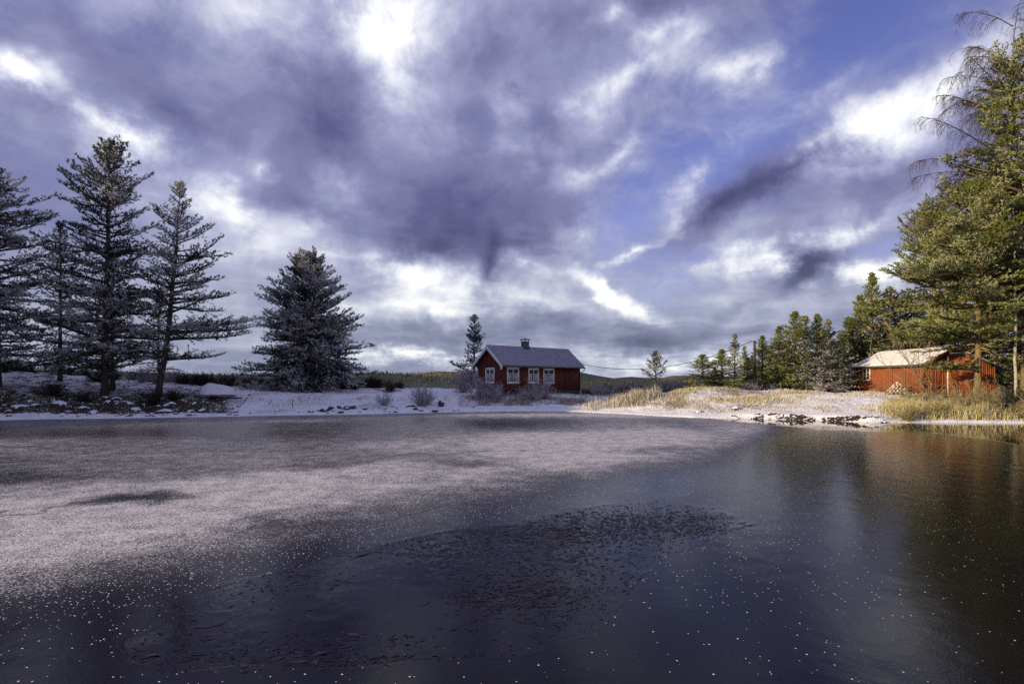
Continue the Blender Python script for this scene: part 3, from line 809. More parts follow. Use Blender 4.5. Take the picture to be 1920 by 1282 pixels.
    pf = np.clip(frost * (2.6 * sstep(0.32, 0.68, cl) - 0.15) + frost_up * SP[:, 2] / H, 0, 0.95)
    fro = np.repeat(rng.random(len(SP)) < pf, nb)
    fro ^= (rng.random(len(fro)) < 0.06)
    second = np.repeat(vnoise(SP[:, 0] * 0.7 + 50, SP[:, 2] * 0.8, seed + 9) > 0.58, nb)
    mt = np.where(fro, 1, np.where(second, 2, 0))
    mats = mats or (M['needle_dark'], M['needle_frost'], M['needle_deep'], M['bark'], M['twig_frost'])
    wm = wood.mesh(name + '_wood', [mats[3], mats[4]], smooth=True)
    fm = mesh_np(name + '_crown', Vf, Tf, mats=list(mats[:3]), mt=mt)
    return wm, fm, H

TREES = {}
LEFTM = (M['needle_dark'], M['needle_frost'], M['needle_deep'], M['bark'], M['twig_frost'])
RIGHTM = (M['needle_green'], M['needle_rime'], M['needle_deep'], M['bark_pine'], M['twig_warm'])
MIDM = (M['needle_deep'], M['needle_rime'], M['needle_green'], M['bark'], M['twig_frost'])
def place_tree(proto, px, Y, top, label, cat='tree', group=None, rot=0.0, name='pine_tree', base=None, sx=1.0, H=None):
    wm, fm, h0 = TREES[proto]
    x = at(px, Y); z = float(ground_z(x, Y))
    Hn = H if H else zt(top, Y) - z
    s = Hn / h0
    r = thing(name, label, cat, (x, Y, z), rot, group)
    r.scale = (s * sx, s * sx, s)
    link('trunk', wm, r); link('crown', fm, r)
    return r

# --- left bank
g_left = 'frosty pines on the left bank'
TREES['A'] = make_pine('edge_pine', 11, 17.0, [(0.1, 3, 4.6), (0.3, 5, 4.5), (0.55, 5.0, 4.3), (0.72, 4.6, 4.1), (0.85, 3.4, 3.0), (0.95, 1.6, 1.4), (1, .3, .3)],
    r0=0.26, nbr=150, t0=0.12, frost=0.58, rise=(-0.1, 0.5), mats=LEFTM, nb=9, wid=0.06)
TREES['C'] = make_pine('tall_pine', 12, 18.4, [(0.10, 4.2, 3.6), (0.2, 5.2, 4.2), (0.35, 4.9, 4.4), (0.5, 4.0, 4.1), (0.62, 3.6, 3.5), (0.73, 3.2, 2.9), (0.82, 2.9, 2.8), (0.90, 1.8, 2.0), (0.96, 1.0, 1.1), (1, .15, .15)],
    lean=((0, 0, 0), (0.3, 0.05, 0), (1, 0.25, 0.2)), r0=0.24, nbr=185, t0=0.10, frost=0.42, frost_up=-0.42, rise=(0.0, 0.75), mats=LEFTM, nb=9, dead=10, wid=0.055)
TREES['D'] = make_pine('leaning_pine', 13, 15.6, [(0.12, 2.2, 3.0), (0.25, 2.2, 3.2), (0.4, 2.6, 3.6), (0.5, 2.2, 4.3), (0.60, 2.0, 4.6), (0.70, 2.2, 3.0), (0.82, 1.9, 1.8), (0.92, 1.1, 0.9), (1, .15, .15)],
    lean=((0, -0.9, 0), (0.12, -0.6, 0), (0.3, -0.15, 0), (0.6, 0.25, 0), (1, 0.65, 0)), r0=0.22, nbr=95, t0=0.14, frost_up=-0.35, frost=0.50, rise=(0.05, 0.75), mats=LEFTM, nb=9, dead=7, wid=0.05,
    extra=((0.335, 0.05, 6.4), (0.30, -0.12, 6.9), (0.275, 0.18, 5.6), (0.31, 0.3, 5.2), (0.18, -0.1, 4.6), (0.32, -0.25, 6.2)))
TREES['F'] = make_pine('broad_pine', 14, 12.6, [(0.03, 5.4, 5.2), (0.12, 6.2, 5.4), (0.3, 4.6, 5.6), (0.45, 4.9, 4.4), (0.6, 4.4, 3.8), (0.72, 3.5, 3.1), (0.84, 2.6, 2.5), (0.93, 1.8, 1.7), (0.985, 1.1, 1.1), (1, .3, .4)],
    r0=0.30, nbr=330, t0=0.02, frost=0.60, rise=(-0.15, 0.9), mats=LEFTM, nb=8, tuft=0.23, wid=0.07, shoot_gap=0.18, twig_gap=0.32)
TREES['B'] = make_pine('thin_pine', 15, 13.0, [(0.15, 2.4, 2.4), (0.5, 2.0, 2.0), (0.75, 1.6, 1.6), (0.92, 0.8, 0.8), (1, .2, .2)],
    r0=0.16, nbr=80, t0=0.15, frost=0.69, mats=LEFTM, nb=8, wid=0.055)
TREES['G'] = make_pine('young_pine', 16, 6.0, [(0.05, 2.0, 1.2), (0.2, 2.2, 1.1), (0.4, 1.25, 0.9), (0.62, 1.0, 0.85), (0.72, 0.5, 0.8), (0.85, 0.55, 0.6), (0.95, 0.35, 0.35), (1, .1, .1)],
    r0=0.10, nbr=85, t0=0.04, frost=0.46, mats=LEFTM, nb=8, tuft=0.20, wid=0.055, rise=(0.0, 0.9), twig_gap=0.26)
TREES['Hs'] = make_pine('lone_pine', 17, 3.6, [(0.3, 0.3, 0.3), (0.38, 1.5, 1.2), (0.55, 1.35, 1.35), (0.7, 0.8, 0.85), (0.85, 0.35, 0.35), (1, .12, .12)],
    r0=0.08, nbr=30, t0=0.36, frost=0.30, mats=LEFTM, nb=8, tuft=0.19, wid=0.045, rise=(0.45, 0.9), dead=0, twig_gap=0.3, twig_len=0.28)
place_tree('A', -6, 43, 322, 'broad frosty pine at the left edge of the photo with drooping dark boughs', group=g_left)
place_tree('A', -150, 47, 300, 'tall frosty pine half outside the left edge, behind the broad edge pine', group=g_left, rot=2.0)
place_tree('B', 113, 50, 425, 'slender pale frosted pine between the edge pine and the tallest left pine', group=g_left)
place_tree('C', 196, 42, 267, 'tallest pine of the left bank with a straight dark trunk', group=g_left)
place_tree('B', 211, 47, 470, 'pine with a thin trunk close behind the tallest left pine', group=g_left, rot=1.3, sx=1.35)
place_tree('D', 318, 42.5, 347, 'leaning pine with long bare lower limbs reaching right, beside the upturned boat', group=g_left)
place_tree('B', 298, 47.5, 560, 'low frosty pine behind the foot of the leaning pine', group=g_left, rot=2.6, sx=1.5)
place_tree('F', 578, 52, 484, 'broad cone shaped frosty pine standing alone left of the cabin', group=g_left)
place_tree('G', 889, 60, 598, 'small blue green pine behind the left gable of the cabin')
place_tree('Hs', 1230, 46, 664, 'little lone pine with upswept branches right of the cabin')

# --- right hand wood
g_r = 'pines of the wood on the right'
TREES['P1'] = make_pine('wood_pine', 21, 9.0, [(0.05, 2.2, 2.2), (0.3, 2.2, 2.1), (0.6, 1.6, 1.6), (0.8, 1.0, 1.0), (0.93, .5, .5), (1, .12, .12)],
    r0=0.15, nbr=115, t0=0.08, frost=0.20, mats=(M['needle_green'], M['needle_rime'], M['needle_deep'], M['bark'], M['twig_warm']), nb=7, tuft=0.22, wid=0.065, rise=(0.0, 0.9))
TREES['P2'] = make_pine('slim_pine', 22, 9.0, [(0.2, 1.2, 1.2), (0.5, 1.1, 1.2), (0.75, 0.8, 0.7), (0.92, .35, .35), (1, .1, .1)],
    r0=0.11, nbr=70, t0=0.2, frost=0.59, mats=MIDM, nb=7, tuft=0.2, wid=0.06, rise=(0.1, 0.9))
TREES['P3'] = make_pine('dark_pine', 23, 8.0, [(0.03, 3.0, 2.6), (0.3, 2.9, 2.5), (0.55, 2.3, 1.9), (0.75, 1.4, 1.2), (0.9, .6, .6), (1, .1, .1)],
    r0=0.16, nbr=140, t0=0.03, frost=0.30, mats=LEFTM, nb=7, tuft=0.22, wid=0.07, rise=(0.0, 0.9))
W = [ # proto, px, Y, top row, rot, width, label
    ('P1', 1318, 50, 667, 0.3, 1.75, 'round topped yellow green pine at the left end of the right hand wood'),
    ('P1', 1354, 49, 658, 1.6, 1.5, 'pine with two close trunks beside the leftmost pine of the wood'),
    ('P2', 1377, 52, 630, 0.9, 0.95, 'slender sparse pine left of the wooden power pole'),
    ('P2', 1396, 60, 652, 2.2, 1.0, 'thin bluish pine seen between the slender sparse pine and the pole'),
    ('P1', 1401, 53, 672, 2.9, 1.1, 'low pine just left of the foot of the wooden power pole'),
    ('P1', 1429, 54, 633, 3.6, 0.85, 'pointed pine directly right of the wooden power pole'),
    ('P1', 1460, 52, 616, 4.4, 0.8, 'second pine right of the wooden power pole'),
    ('P1', 1490, 51, 589, 5.2, 0.85, 'tall pine with forked top in the middle of the wood'),
    ('P2', 1508, 56, 598, 5.9, 1.2, 'pine top showing close right of the forked pine'),
    ('P1', 1533, 52, 594, 0.8, 0.8, 'pine with a flat double top left of the dark pine'),
    ('P2', 1552, 54, 604, 1.5, 1.1, 'frosty thin topped pine rising behind the dark pine'),
    ('P3', 1560, 49, 640, 2.0, 1.0, 'dark bluish broad pine in shade left of the barn'),
    ('P3', 1518, 50, 668, 3.0, 0.95, 'dark low pine in shade at the foot of the forked pine'),
    ('P1', 1445, 56, 650, 2.0, 1.1, 'pine far back right of the power pole'),
    ('P1', 1592, 57, 600, 4.0, 1.1, 'green pine behind the left end of the barn roof'),
    ('P1', 1636, 54, 520, 1.1, 0.85, 'tall green pine behind the barn roof with a pointed crown'),
    ('P1', 1612, 56, 560, 3.1, 0.9, 'green pine left of the pointed pine behind the barn'),
    ('P3', 1668, 58, 545, 4.1, 0.9, 'shaded dark pine between the pointed pine and the big right pine'),
    ('P3', 1700, 57, 560, 5.1, 1.0, 'dark pine right behind the barn ridge'),
    ('P3', 1765, 58, 560, 0.5, 1.2, 'dark pine behind the barn gable'),
    ('P3', 1850, 55, 600, 1.5, 1.2, 'dark pine behind the barn annex'),
    ('P3', 1925, 52, 610, 2.5, 1.2, 'dark pine at the right edge behind the birches'),
]
for (p, px_, Y_, top, rot, sx, lab) in W: place_tree(p, px_, Y_, top, lab, group=g_r, rot=rot, sx=sx * (1.5 if px_ < 1600 else 1.15))
for (p_, a_, t_, r_, l_) in ((1340, 56, 690, 1.0, 'low dark pine behind the leftmost pines of the wood'), (1478, 58, 640, 2.0, 'dark pine filling the wood behind the forked pine'),
        (1412, 60, 668, 3.3, 'low dark pine far behind the power pole'), (1575, 60, 640, 4.4, 'dark pine behind the gap left of the barn'), (1545, 60, 630, 5.1, 'dark pine far back behind the flat topped pine')):
    place_tree('P3', p_, a_, t_, l_, group=g_r, rot=r_, sx=1.35)
W = None
TREES['R1'] = make_pine('big_pine', 31, 19.0, [(0.28, 4.6, 3.0), (0.40, 6.0, 3.6), (0.55, 6.8, 4.2), (0.68, 7.4, 4.4), (0.74, 5.6, 4.2), (0.80, 6.6, 4.2), (0.86, 4.2, 3.2), (0.93, 4.6, 2.4), (1, 1.6, 1)],
    r0=0.27, nbr=140, t0=0.27, extra=((0.16, 3.14, 4.4), (0.155, 2.8, 3.6), (0.17, 3.4, 4.0), (0.30, 3.1, 6.6), (0.34, 3.3, 7.0), (0.33, 2.8, 6.4)), frost=0.36, mats=RIGHTM, nb=9, tuft=0.24, wid=0.06, rise=(-0.05, 0.6), dead=16, flat=0.2)
TREES['R2'] = make_pine('edge_right_pine', 32, 26.0, [(0.25, 4.5, 4), (0.45, 5.0, 4), (0.6, 5.4, 4.5), (0.66, 3.8, 4), (0.72, 5.2, 4), (0.82, 4.0, 3), (0.9, 3.2, 2.5), (0.96, 1.7, 1.2), (1, .3, .3)],
    r0=0.34, nbr=165, t0=0.2, frost=0.30, mats=RIGHTM, nb=9, tuft=0.26, wid=0.065, rise=(0.0, 0.6), dead=14, flat=0.2)
place_tree('R1', 1833, 38.5, 366, 'large pine with an orange lit trunk standing in front of the barn annex', group=g_r, name='pine_tree', sx=1.12)
place_tree('R2', 1925, 39, 78, 'tallest pine at the right edge, rising above the birches', group=g_r, name='pine_tree')
place_tree('R1', 1752, 53, 392, 'big pine behind the barn whose boughs fill the gap over its roof', group=g_r, rot=1.2)
place_tree('R2', 2000, 46, 160, 'huge pine outside the right edge with boughs reaching into the picture', group=g_r, rot=2.5)

place_tree('R1', 1905, 44, 430, 'big sunlit pine between the birches at the right edge', group=g_r, rot=3.9)
place_tree('P1', 1868, 41, 520, 'low sunlit pine with foliage down to the ground right of the barn annex', group=g_r, rot=1.9, sx=1.3)
# --- birches: bare arching limbs with hanging twigs
def make_birch(name, seed, H, limbs, r0=0.16, lean=0.0):
    rng = np.random.default_rng(seed); wood = MB(); tw = MB()
    ts = np.linspace(0, 1, 14); TR = np.stack([lean * ts ** 1.5 + np.cumsum(rng.normal(0, .05, 14)), np.cumsum(rng.normal(0, .05, 14)), ts * H], 1); TR[0, 2] = -0.3
    wood.tube(TR, r0 * (1 - ts) ** 0.8 + 0.012, 8)
    for (t, az, L, e0) in limbs:
        L *= rng.uniform(0.68, 0.98); e0 += rng.normal(0, 0.12)
        p0 = np.array([np.interp(t, ts, TR[:, k]) for k in range(3)])
        ss = np.linspace(0, 1, 10); azs = az + rng.normal(0, .2) * ss; el = e0 - rng.uniform(0.7, 1.3) * ss ** 1.6 + np.cumsum(rng.normal(0, .05, 10))
        d = np.stack([np.cos(azs) * np.cos(el), np.sin(azs) * np.cos(el), np.sin(el)], 1)
        P = p0 + np.concatenate([[np.zeros(3)], np.cumsum(d[:-1] * L / 9, 0)])
        wood.tube(P, (0.008 + 0.0055 * L) * (1 - .85 * ss) + .004, 5, cap=False, m=1)
        for i in range(int(L * 9)):
            s = rng.uniform(0.2, 1.0); pp = np.array([np.interp(s, ss, P[:, k]) for k in range(3)])
            a2 = az + rng.normal(0, 0.9); l2 = rng.uniform(0.6, 2.3) * (1.2 - 0.5 * s); e = 0.3
            Q_ = [pp]
            for q in range(6):
                e -= 0.34 + 0.1 * rng.random()
                Q_.append(Q_[-1] + np.array([math.cos(a2) * math.cos(e), math.sin(a2) * math.cos(e), math.sin(e)]) * l2 / 6)
            Q_ = np.array(Q_); tw.tube(Q_, np.linspace(0.011, 0.004, 7), 3, cap=False)
            for j in range(5):
                b = Q_[rng.integers(1, 6)]; a3 = a2 + rng.normal(0, 1.2); l3 = rng.uniform(.2, .6); e3 = -0.2
                G = [b]
                for q in range(3):
                    e3 -= 0.4
                    G.append(G[-1] + np.array([math.cos(a3) * math.cos(e3), math.sin(a3) * math.cos(e3), math.sin(e3)]) * l3 / 3)
                tw.tube(np.array(G), np.linspace(0.007, 0.003, 4), 3, cap=False)
    return wood.mesh(name, [M['bark_birch'], M['twig_birch']], smooth=True), tw.mesh(name + '_twigs', M['twig_birch']), H
rb = np.random.default_rng(3)
def limbs_for(seed, H, n, lmax, t0=0.3, left=None):
    r_ = np.random.default_rng(seed); o = []
    for i in range(n):
        t = t0 + (0.98 - t0) * (i + r_.random()) / n
        az = r_.uniform(0, 6.28) if left is None or r_.random() > left else math.pi + r_.normal(0, 0.7)
        o.append((t, az, lmax * (1.05 - 0.6 * t) * r_.uniform(.7, 1.1), r_.uniform(0.6, 1.0)))
    return o
TREES['K1'] = make_birch('birch', 41, 24.0, limbs_for(1, 24, 30, 8.6, 0.36, 0.55) + [(0.52, 3.2, 9.6, 0.6), (0.49, 3.0, 9.0, 0.6), (0.47, 3.3, 8.8, 0.65), (0.55, 2.9, 8.6, 0.6), (0.58, 3.2, 8.0, 0.65), (0.70, 3.1, 6.6, 0.7), (0.76, 3.3, 6.0, 0.8), (0.8, 3.0, 5.0, 0.8), (0.86, 3.2, 4.5, .9)], lean=-0.5)
TREES['K2'] = make_birch('birch', 42, 18.0, limbs_for(2, 18, 24, 6.0, 0.25, 0.2), r0=0.13, lean=0.6)
g_b = 'bare birches at the right edge'
place_tree('K1', 1922, 40.5, 30, 'tall bare birch with drooping twigs arching left against the sky', 'tree', g_b, name='birch_tree')
place_tree('K2', 1876, 44, 230, 'bare birch with pale trunk seen through the pine boughs', 'tree', g_b, rot=1.0, name='birch_tree')
place_tree('K2', 1790, 52, 330, 'thin bare birch standing behind the barn roof', 'tree', g_b, rot=2.4, name='birch_tree')
place_tree('K2', 1905, 37.5, 380, 'slim bare birch with a sunlit curved trunk at the right edge', 'tree', g_b, rot=3.6, name='birch_tree')

# --- many stemmed bare shrubs
def make_shrub(seed, h, spread, stems, mat, forks=5, thick=0.012, aim=None, dens=1.0):
    rng = np.random.default_rng(seed); b = MB()
    for i in range(stems):
        a = rng.uniform(0, 6.28) if aim is None else rng.normal(aim, 0.5)
        out_ = rng.uniform(0.1, 1.0); L = h * rng.uniform(.6, 1.1) * (1.15 if aim is not None else 1.0)
        e = math.pi / 2 - out_ * spread; P = [np.array([rng.normal(0, .06 * h), rng.normal(0, .06 * h), -0.08])]
        for q in range(5):
            e += rng.normal(0, .12); a += rng.normal(0, .15)
            P.append(P[-1] + np.array([math.cos(a) * math.cos(e), math.sin(a) * math.cos(e), math.sin(e)]) * L / 5)
        P = np.array(P); b.tube(P, np.linspace(thick, thick * .35, 6), 3, cap=False)
        for j in range(int(forks * dens * 2)):
            k = rng.integers(1, 6); s = rng.random(); p = P[k - 1] * (1 - s) + P[k] * s
            a2 = a + rng.normal(0, 1.1); e2 = e + rng.normal(0, .5); l2 = L * rng.uniform(.12, .35)
            G = [p]
            for q in range(3):
                e2 += rng.normal(0, .25)
                G.append(G[-1] + np.array([math.cos(a2) * math.cos(e2), math.sin(a2) * math.cos(e2), math.sin(e2)]) * l2 / 3)
            G = np.array(G); b.tube(G, np.linspace(thick * .55, thick * .25, 4), 3, cap=False)
            for w_ in range(3):
                c = G[rng.integers(1, 4)]; dd = unit(rng.normal(size=3) + np.array([0, 0, .8])) * l2 * rng.uniform(.25, .6)
                b.tube(np.array([c, c + dd]), [thick * .35, thick * .2], 3, cap=False)
    return b.mesh('shrub', mat)
SH = {'frosty': make_shrub(1, 1.0, 0.95, 34, M['twig_frost'], 7, 0.012),
      'frosty2': make_shrub(2, 1.0, 0.8, 30, M['twig_frost'], 8, 0.011),
      'dark': make_shrub(3, 1.0, 1.2, 46, M['twig_dark'], 7, 0.014),
      'warm': make_shrub(4, 1.0, 0.9, 34, M['twig_warm'], 7, 0.012),
      'lean': make_shrub(5, 1.0, 0.95, 6, M['twig_warm'], 9, 0.006, aim=math.pi)}
def shrub(kind, px, Y, h, label, rot=0, w=1.0, group=None, dz=0.0, name='bare_shrub'):
    x = at(px, Y); o = link(name, SH[kind], loc=(x, Y, float(ground_z(x, Y)) + dz), rotz=rot)
    o.scale = (h * w, h * w, h)
    return tag(o, label, 'shrub', group)
shrub('frosty', 722, 44.6, 1.15, 'frosty bare shrub left of the dark stone by the shore', 0, 1.0)
shrub('frosty2', 790, 44.6, 1.7, 'densest frosty bush on the shore left of the cabin', 1, 0.95)
shrub('frosty', 800, 45.2, 1.3, 'low frosty shrub growing into the back of the dense shore bush', 2, 1.0)
shrub('frosty2', 868, 51.5, 2.1, 'frosted grey bush at the far left corner of the cabin', 3, 1.5)
shrub('frosty', 905, 48.3, 1.9, 'frosted bush with arching twigs in front of the cabin gable window', 4, 1.25)
shrub('frosty2', 932, 47.3, 1.6, 'frosted bush at the near corner of the cabin', 5, 1.1)
shrub('frosty', 1000, 48.0, 1.75, 'pale frosted bush below the middle window of the cabin', 0.5, 1.1)
shrub('frosty2', 1022, 49.0, 1.8, 'frosted bush under the right window of the cabin', 2.5, 1.0)
shrub('dark', 98, 40.8, 1.2, 'dark juniper like bush left of the tallest pine', 0, 1.5)
shrub('dark', 160, 40.0, 0.7, 'low dark bush at the left foot of the tallest pine', 1, 1.6)
shrub('dark', 290, 40.6, 1.0, 'dark bush round the foot of the leaning pine', 2, 1.5)
shrub('dark', 325, 41.8, 0.9, 'low dark bush right of the foot of the leaning pine', 3, 1.2)
shrub('warm', 1795, 35.5, 1.6, 'sunlit bare bush in front of the barn annex', 1, 1.3)
shrub('warm', 1868, 34.8, 1.9, 'tangled sunlit bush right of the big pine trunk', 2, 1.4)
shrub('lean', 1752, 39.0, 5.6, 'leaning many stemmed sapling reaching left over the barn roof', 0, 1.0)
shrub('dark', 1905, 35.2, 1.6, 'dark tangled bush at the right edge of the shore', 4, 1.5)
shrub('warm', 1925, 33.6, 1.2, 'pale reedy bush leaning over the water at the right edge', 5, 1.4)
# thick row of frosty brush along the ridge behind the left pines
def brush(name, px0, px1, Yf, h, kinds, n, seed, label, hj=0.35):
    rng = np.random.default_rng(seed); vs, ts, ms, off = [], [], [], 0
    for i in range(n):
        p = rng.uniform(px0, px1); Y = Yf + rng.normal(0, 1.4); x = at(p, Y); z = float(ground_z(x, Y))
        me = SH[rng.choice(kinds)]; nv = len(me.vertices)
        co = np.empty(nv * 3, np.float32); me.vertices.foreach_get('co', co); co = co.reshape(-1, 3)
        lp = np.empty(len(me.loops), np.int32); me.loops.foreach_get('vertex_index', lp)
        a = rng.uniform(0, 6.28); hh = h * rng.uniform(1 - hj, 1 + hj)
        c, s = math.cos(a), math.sin(a)
        q = np.stack([(co[:, 0] * c - co[:, 1] * s) * hh * 1.3 + x, (co[:, 0] * s + co[:, 1] * c) * hh * 1.3 + Y, co[:, 2] * hh + z], 1)
        vs.append(q); ts.append(lp.reshape(-1, 4) + off); off += nv
        ms.append(np.full(len(lp) // 4, 0 if me is SH['dark'] else 1))
    me = mesh_np(name, np.concatenate(vs), Q=np.concatenate(ts), mats=[M['twig_dark'], M['twig_frost'] if 'warm' not in kinds else M['twig_warm']], mq=np.concatenate(ms))
    tag(link(name, me), label, 'brush', kind='stuff')
brush('brush', -60, 760, 55.5, 1.0, ['dark', 'dark', 'frosty2'], 70, 3, 'dark frosty brush along the crest behind the left pines')
brush('brush', 1090, 1290, 53.5, 0.9, ['frosty', 'dark', 'frosty2'], 22, 4, 'grey frosty brush between the cabin and the lone pine')
brush('brush', 1290, 1600, 50.5, 0.7, ['frosty', 'dark'], 26, 5, 'low frosty brush under the trees of the right hand wood')
brush('brush', 1700, 1960, 35.6, 0.75, ['warm', 'warm', 'warm'], 22, 6, 'tangled sunlit brush on the right shore before the barn')

# --- far wood on the low hills: too many to count
def far_wood():
    rng = np.random.default_rng(8); vs, ts, off = [], [], 0; ms = []
    def tri_tree(x, y, z, h):
        k = 7; r = h * rng.uniform(.15, .24)
        a = np.arange(k) * 2 * np.pi / k + rng.random()
        rings = []
        for (f, rr) in ((0.05, .9), (0.30, .75), (0.33, 1.0), (0.60, .5), (0.62, .7), (0.85, .22)):
            j = rng.uniform(.6, 1.3, k)
            rings.append(np.stack([x + r * rr * j * np.cos(a), y + r * rr * j * np.sin(a), np.full(k, z + h * f)], 1))
        V = np.concatenate(rings + [[[x, y, z + h]]])
        T = []
        for q in range(5):
            for i in range(k):
                i2 = (i + 1) % k; T += [(q * k + i, q * k + i2, q * k + k + i2), (q * k + i, q * k + k + i2, q * k + k + i)]
        T += [(5 * k + i, 5 * k + (i + 1) % k, 6 * k) for i in range(k)]
        return V, np.array(T)
    for ri, n in ((0, 5200), (1, 3000)):
        Xv, Yv, Zv = RIDGES[ri]
        for _ in range(n):
            i = rng.integers(8, 26); j = rng.integers(80, 820)
            p = 960 + F * Xv[i, j] / Yv[i, j]
            if ri == 1 and 790 < p < 900 and rng.random() < 0.85: continue
            if p < 380 and rng.random() < .5: continue
            h = rng.uniform(2.6, 6.0) * rng.uniform(.6, 1) if ri == 0 else rng.uniform(4, 8)
            if ri == 0 and p < 700: h *= 0.8
            V, T = tri_tree(Xv[i, j] + rng.normal(0, 2), Yv[i, j], Zv[i, j] - 0.5, h)
            vs.append(V); ts.append(T + off); off += len(V)
    # nearer wood in the dip behind the cabin and the lone pine
    for _ in range(420):
        p = rng.uniform(680, 1330); y = rng.uniform(95, 150); x = at(p, y)
        V, T = tri_tree(x, y, -3.4, rng.uniform(2.5, 4.4)); vs.append(V); ts.append(T + off); off += len(V)
    m = simple('far_wood', (0.03, 0.042, 0.036), (0.085, 0.098, 0.072), 0.05, 0.95, 0.05, 0.5, 0.3)  # paler green, so the colour itself carries the haze of distance
    tag(link('far_wood', mesh_np('far_wood', np.concatenate(vs), np.concatenate(ts), mats=[m])), 'distant dark conifer wood covering the low hills', 'wood', kind='stuff')
far_wood()

# --- the rest of the wood beyond the left edge; its long shade falls over the left bank and the cabin
def side_wood():
    rng = np.random.default_rng(9)
    wm, fm, h0 = TREES['P3']
    nv = len(fm.vertices); co = np.empty(nv * 3, np.float32); fm.vertices.foreach_get('co', co); co = co.reshape(-1, 3, 3)[::3]
    cen = co.mean(1, keepdims=True); co = (cen + (co - cen) * 2.6).reshape(-1, 3)
    nw = len(wm.vertices); cw = np.empty(nw * 3, np.float32); wm.vertices.foreach_get('co', cw); cw = cw.reshape(-1, 3)
    cw = cw[:144]
    vs, off = [], 0; tr = MB()
    for i in range(72):
        t = rng.uniform(0, 1)
        x = -47 - rng.uniform(0, 26); y = rng.uniform(24, 66)
        if y < 24 - 0.45 * (-x - 47) + 0.0: continue
        if x > -0.95 * y - 4.5: x = -0.95 * y - 4.5 - rng.uniform(0, 8)
        h = rng.uniform(15, 21); s = h / h0; a = rng.uniform(0, 6.28); c, q = math.cos(a), math.sin(a)
        z = float(ground_z(x, y))
        vs.append(np.stack([(co[:, 0] * c - co[:, 1] * q) * s * .8 + x, (co[:, 0] * q + co[:, 1] * c) * s * .8 + y, co[:, 2] * s + z], 1))
        tr.tube([(x, y, z - .3), (x, y, z + h * .5), (x, y, z + h * .95)], [.25, .16, .03], 6)
    V = np.concatenate(vs); T = np.arange(len(V)).reshape(-1, 3)
    root = thing('side_wood', 'dense pine wood continuing beyond the left edge of the picture', 'wood', (0, 0, 0)); root['kind'] = 'stuff'
    c = link('crowns', mesh_np('crowns', V, T, mats=[M['needle_dark']]), root); c['kind'] = 'stuff'
    t_ = tr.build('trunks', M['bark'], root); t_['kind'] = 'stuff'
side_wood()
# ================================================================ cabin
def at_local(root_loc, ang, lx, ly):
    return root_loc[0] + lx * math.cos(ang) - ly * math.sin(ang), root_loc[1] + lx * math.sin(ang) + ly * math.cos(ang)
def px_of(x, y): return 960 + F * x / y
def solve_x(loc, ang, ly, px, lo, hi):     # local x on the line y=ly that projects to a photo column
    for _ in range(40):
        mid = (lo + hi) / 2; w = at_local(loc, ang, mid, ly)
        if px_of(*w) < px: lo = mid
        else: hi = mid
    return (lo + hi) / 2
def solve_y(loc, ang, lx, px, lo, hi):     # local y on the line x=lx (column falls as y grows)
    for _ in range(40):
        mid = (lo + hi) / 2; w = at_local(loc, ang, lx, mid)
        if px_of(*w) > px: lo = mid
        else: hi = mid
    return (lo + hi) / 2

def boards(mb, face, a0, a1, z0, ztop, pitch, proud, at_c, skip=()):
    """vertical cladding boards on a wall; face 'x' runs along x at y=at_c, face 'y' runs along y at x=at_c"""
    n = int((a1 - a0) / pitch); p = (a1 - a0) / n; rng = random.Random(4)
    for i in range(n):
        u0 = a0 + i * p + 0.006; u1 = a0 + (i + 1) * p - 0.006
        c = (u0 + u1) / 2
        t = proud * (1.0 if i % 2 else 0.55) + rng.uniform(0, 0.004)
        segs = [(z0, ztop(u0), ztop(u1))]
        for (s0, s1, sz0, sz1) in skip:
            if c > s0 and c < s1:
                segs = [(z0, sz0, sz0), (sz1, ztop(u0), ztop(u1))]
        for (b, ta, tb) in segs:
            if max(ta, tb) - b < 0.03: continue
            if face == 'x':
                P = [(u0, at_c, b), (u1, at_c, b), (u1, at_c - t, b), (u0, at_c - t, b), (u0, at_c, ta), (u1, at_c, tb), (u1, at_c - t, tb), (u0, at_c - t, ta)]
            else:
                P = [(at_c, u0, b), (at_c, u1, b), (at_c - t, u1, b), (at_c - t, u0, b), (at_c, u0, ta), (at_c, u1, tb), (at_c - t, u1, tb), (at_c - t, u0, ta)]
            mb.hexa(P)

